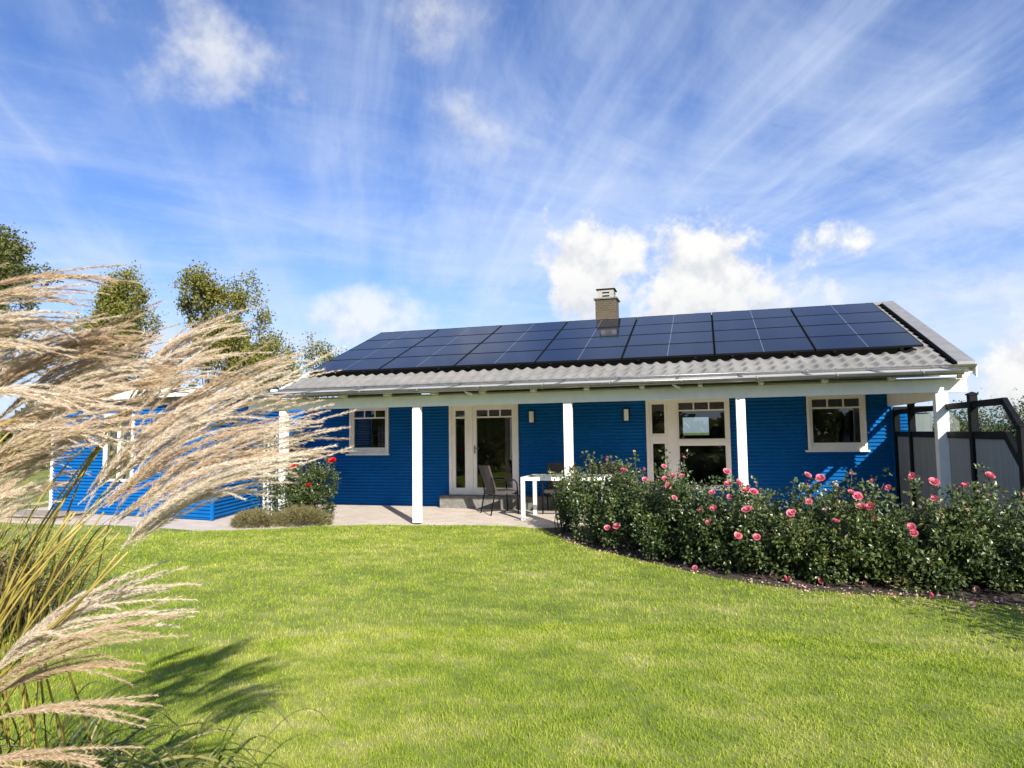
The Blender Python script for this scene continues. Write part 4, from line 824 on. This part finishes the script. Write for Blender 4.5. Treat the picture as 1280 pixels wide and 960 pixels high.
def plume(p0, p1, p2, parent, nst):
    Vs = []; Fs = []; off = 0; Lg = np.linalg.norm(p2 - p0)
    for k in range(nst):
        f = rng.random(); st = bez(p0, p1, p2, np.array(.22 * rng.random())); e = p2 + rng.normal(size=3) * [.022, .045, .020] * Lg / .45 - (p2 - p1) * rng.random() ** 1.5 * .7 + np.array([.01, 0, -.07]) * Lg / .45 * rng.random()
        c_ = p1 + rng.normal(size=3) * [.022, .04, .022] * Lg / .45; c_ = (c_ + (st + e) / 2 * .18) / 1.18 + np.array([0, 0, .012])
        L = np.linalg.norm(c_ - st) + np.linalg.norm(e - c_); n = int(L / .00062)
        s = np.sort(rng.random(n)) ** .92; P = bez(st, c_, e, s); T = unit(2 * (1 - s)[:, None] * (c_ - st) + 2 * s[:, None] * (e - c_))
        A = unit(np.cross(T, randdir(n))); D = unit(T + A * rng.uniform(.22, .80, (n, 1))); hl = rng.uniform(.010, .025, n) * (1 - .45 * s ** 3) * np.minimum(1, .45 + s * 3); hw = rng.uniform(.0005, .0010, n)
        S = unit(np.cross(D, randdir(n))); b0 = P - S * hw[:, None]; b1 = P + S * hw[:, None]; tp = P + D * hl[:, None]
        Vs.append(np.stack([b0, b1, tp], 1).reshape(-1, 3)); Fs.append(np.arange(n * 3).reshape(-1, 3) + off); off += n * 3
        sg = np.linspace(0, 1, 14); Q = bez(st, c_, e, sg); w_ = .0016 * (1 - .6 * sg)[:, None]; up_ = np.array([0, 0, 1.]); sd_ = np.array([.3, -1, .1])
        for dv in (up_, sd_):
            o = len(Q); Vs.append(np.concatenate([Q - dv * w_, Q + dv * w_])); I = np.arange(o - 1); Fs.append(np.concatenate([np.stack([I, I + 1, I + o + 1], 1), np.stack([I, I + o + 1, I + o], 1)]) + off); off += 2 * o
    return npmesh('plume', np.concatenate(Vs), np.concatenate(Fs), M['plume'], parent)
def stalk(p0, p1, p2):
    d = unit(p1 - p0); rt = ROOT + rng.normal(size=3) * [.16, .16, 0]; c1_ = rt + np.array([.05, .05, p0[2] * .55]); c2_ = p0 - d * min(.55, p0[2] * .45)
    s = np.linspace(0, 1, 15); P = bez3(rt, c1_, c2_, p0, s); b = MB(); b.tube(P, list(np.linspace(.0048, .0026, 15)), 6); return b.build('flower_stalk', M['stalk'], clump)
allp = [np.array(q_).reshape(3, 3) for q_ in PLUMES]
extra = []
for i in range(18):
    q_ = allp[rng.integers(6, 18)] if i < 15 else allp[rng.integers(18, 27)]; sh = rng.normal(size=3) * [.03, .12, .045]; extra.append(q_ + sh + rng.normal(size=(3, 3)) * [.02, .03, .02])
for i, q_ in enumerate((allp + extra)[:96]):
    so_ = stalk(*q_); plume(q_[0], q_[1], q_[2], so_, int(rng.integers(6, 10)))
# leaf blades
Vs = []; Fs = []; off = 0
for k in range(620):
    rt = ROOT + rng.normal(size=3) * [.34, .32, 0]; az = rng.normal() * .95 + .35; L = rng.uniform(.7, 1.4); tilt = rng.uniform(.10, .72)
    d = np.array([math.cos(az) * math.sin(tilt), math.sin(az) * math.sin(tilt), math.cos(tilt)]); hz_ = np.array([math.cos(az), math.sin(az), 0]); drop = rng.uniform(.35, 1.0)
    n = 16; s = np.linspace(0, 1, n)[:, None]; P = rt + d * L * s * (1 - .25 * s ** 2) + hz_ * L * .35 * s ** 2 * drop - np.array([0, 0, 1.]) * L * .85 * drop * s ** 2.4; P[:, 2] = np.maximum(P[:, 2], .03 + .02 * rng.random())
    T = unit(np.gradient(P, axis=0)); S = unit(np.cross(T, np.array([0, 0, 1.]) + rng.normal(size=3) * .35)); w_ = rng.uniform(.004, .0098) * np.clip(np.minimum(1, s * 6 + .4) * (1 - s ** 2.2) ** .8, .03, 1); NN = np.cross(S, T)
    Vs.append(np.concatenate([P - S * w_ + NN * w_ * .35, P, P + S * w_ + NN * w_ * .35])); I = np.arange(n - 1); Fs.append(np.concatenate([np.stack([I, I + 1, I + n + 1, I + n], 1), np.stack([I + n, I + n + 1, I + 2 * n + 1, I + 2 * n], 1)]) + off); off += 3 * n
lb = npmesh('leaf_blades', np.concatenate(Vs), np.concatenate(Fs), M['blade_leaf'], clump, True); lb['kind'] = 'stuff'

# a second clump a little further back at the left edge, mostly leaf
R2 = np.array([-6.05, 4.4, 0.0])
cl2 = thing('silver_grass', tuple(R2), 'smaller olive grass clump behind the big one at the left edge', 'ornamental grass')
Vs = []; Fs = []; off = 0
for k in range(520):
    rt = R2 + rng.normal(size=3) * [.28, .28, 0]; az = rng.uniform(0, 2 * PI); L = rng.uniform(1.0, 1.75); tilt = rng.uniform(.05, .55)
    d = np.array([math.cos(az) * math.sin(tilt) + .15, math.sin(az) * math.sin(tilt), math.cos(tilt)]); hz_ = np.array([math.cos(az) + .5, math.sin(az), 0]); drop = rng.uniform(.2, .8)
    n = 12; s = np.linspace(0, 1, n)[:, None]; P = rt + d * L * s * (1 - .2 * s ** 2) + hz_ * L * .3 * s ** 2 * drop - np.array([0, 0, 1.]) * L * .7 * drop * s ** 2.4; P[:, 2] = np.maximum(P[:, 2], .03)
    T = unit(np.gradient(P, axis=0)); S = unit(np.cross(T, np.array([0, 0, 1.]) + rng.normal(size=3) * .35)); w_ = rng.uniform(.005, .010) * np.clip(np.minimum(1, s * 6 + .4) * (1 - s ** 2.2) ** .8, .03, 1)
    Vs.append(np.concatenate([P - S * w_, P + S * w_])); I = np.arange(n - 1); Fs.append(np.stack([I, I + 1, I + n + 1, I + n], 1) + off); off += 2 * n
lb = npmesh('leaf_blades', np.concatenate(Vs), np.concatenate(Fs), M['straw_leaf'], cl2, True); lb['kind'] = 'stuff'
for k in range(9):
    b0 = R2 + np.array([rng.uniform(-.5, .5), rng.uniform(-.4, .4), rng.uniform(1.05, 1.45)]); p1_ = b0 + np.array([.22, rng.normal() * .05, .12]); p2_ = p1_ + np.array([.24, rng.normal() * .05, rng.uniform(-.06, .05)])
    s = np.linspace(0, 1, 10); b = MB(); b.tube(bez3(R2 + rng.normal(size=3) * [.15, .15, 0], R2 + np.array([0, 0, .6]), b0 - np.array([.12, 0, .35]), b0, s), list(np.linspace(.005, .003, 10)), 5); so_ = b.build('flower_stalk', M['stalk'], cl2); plume(b0, p1_, p2_, so_, 7)
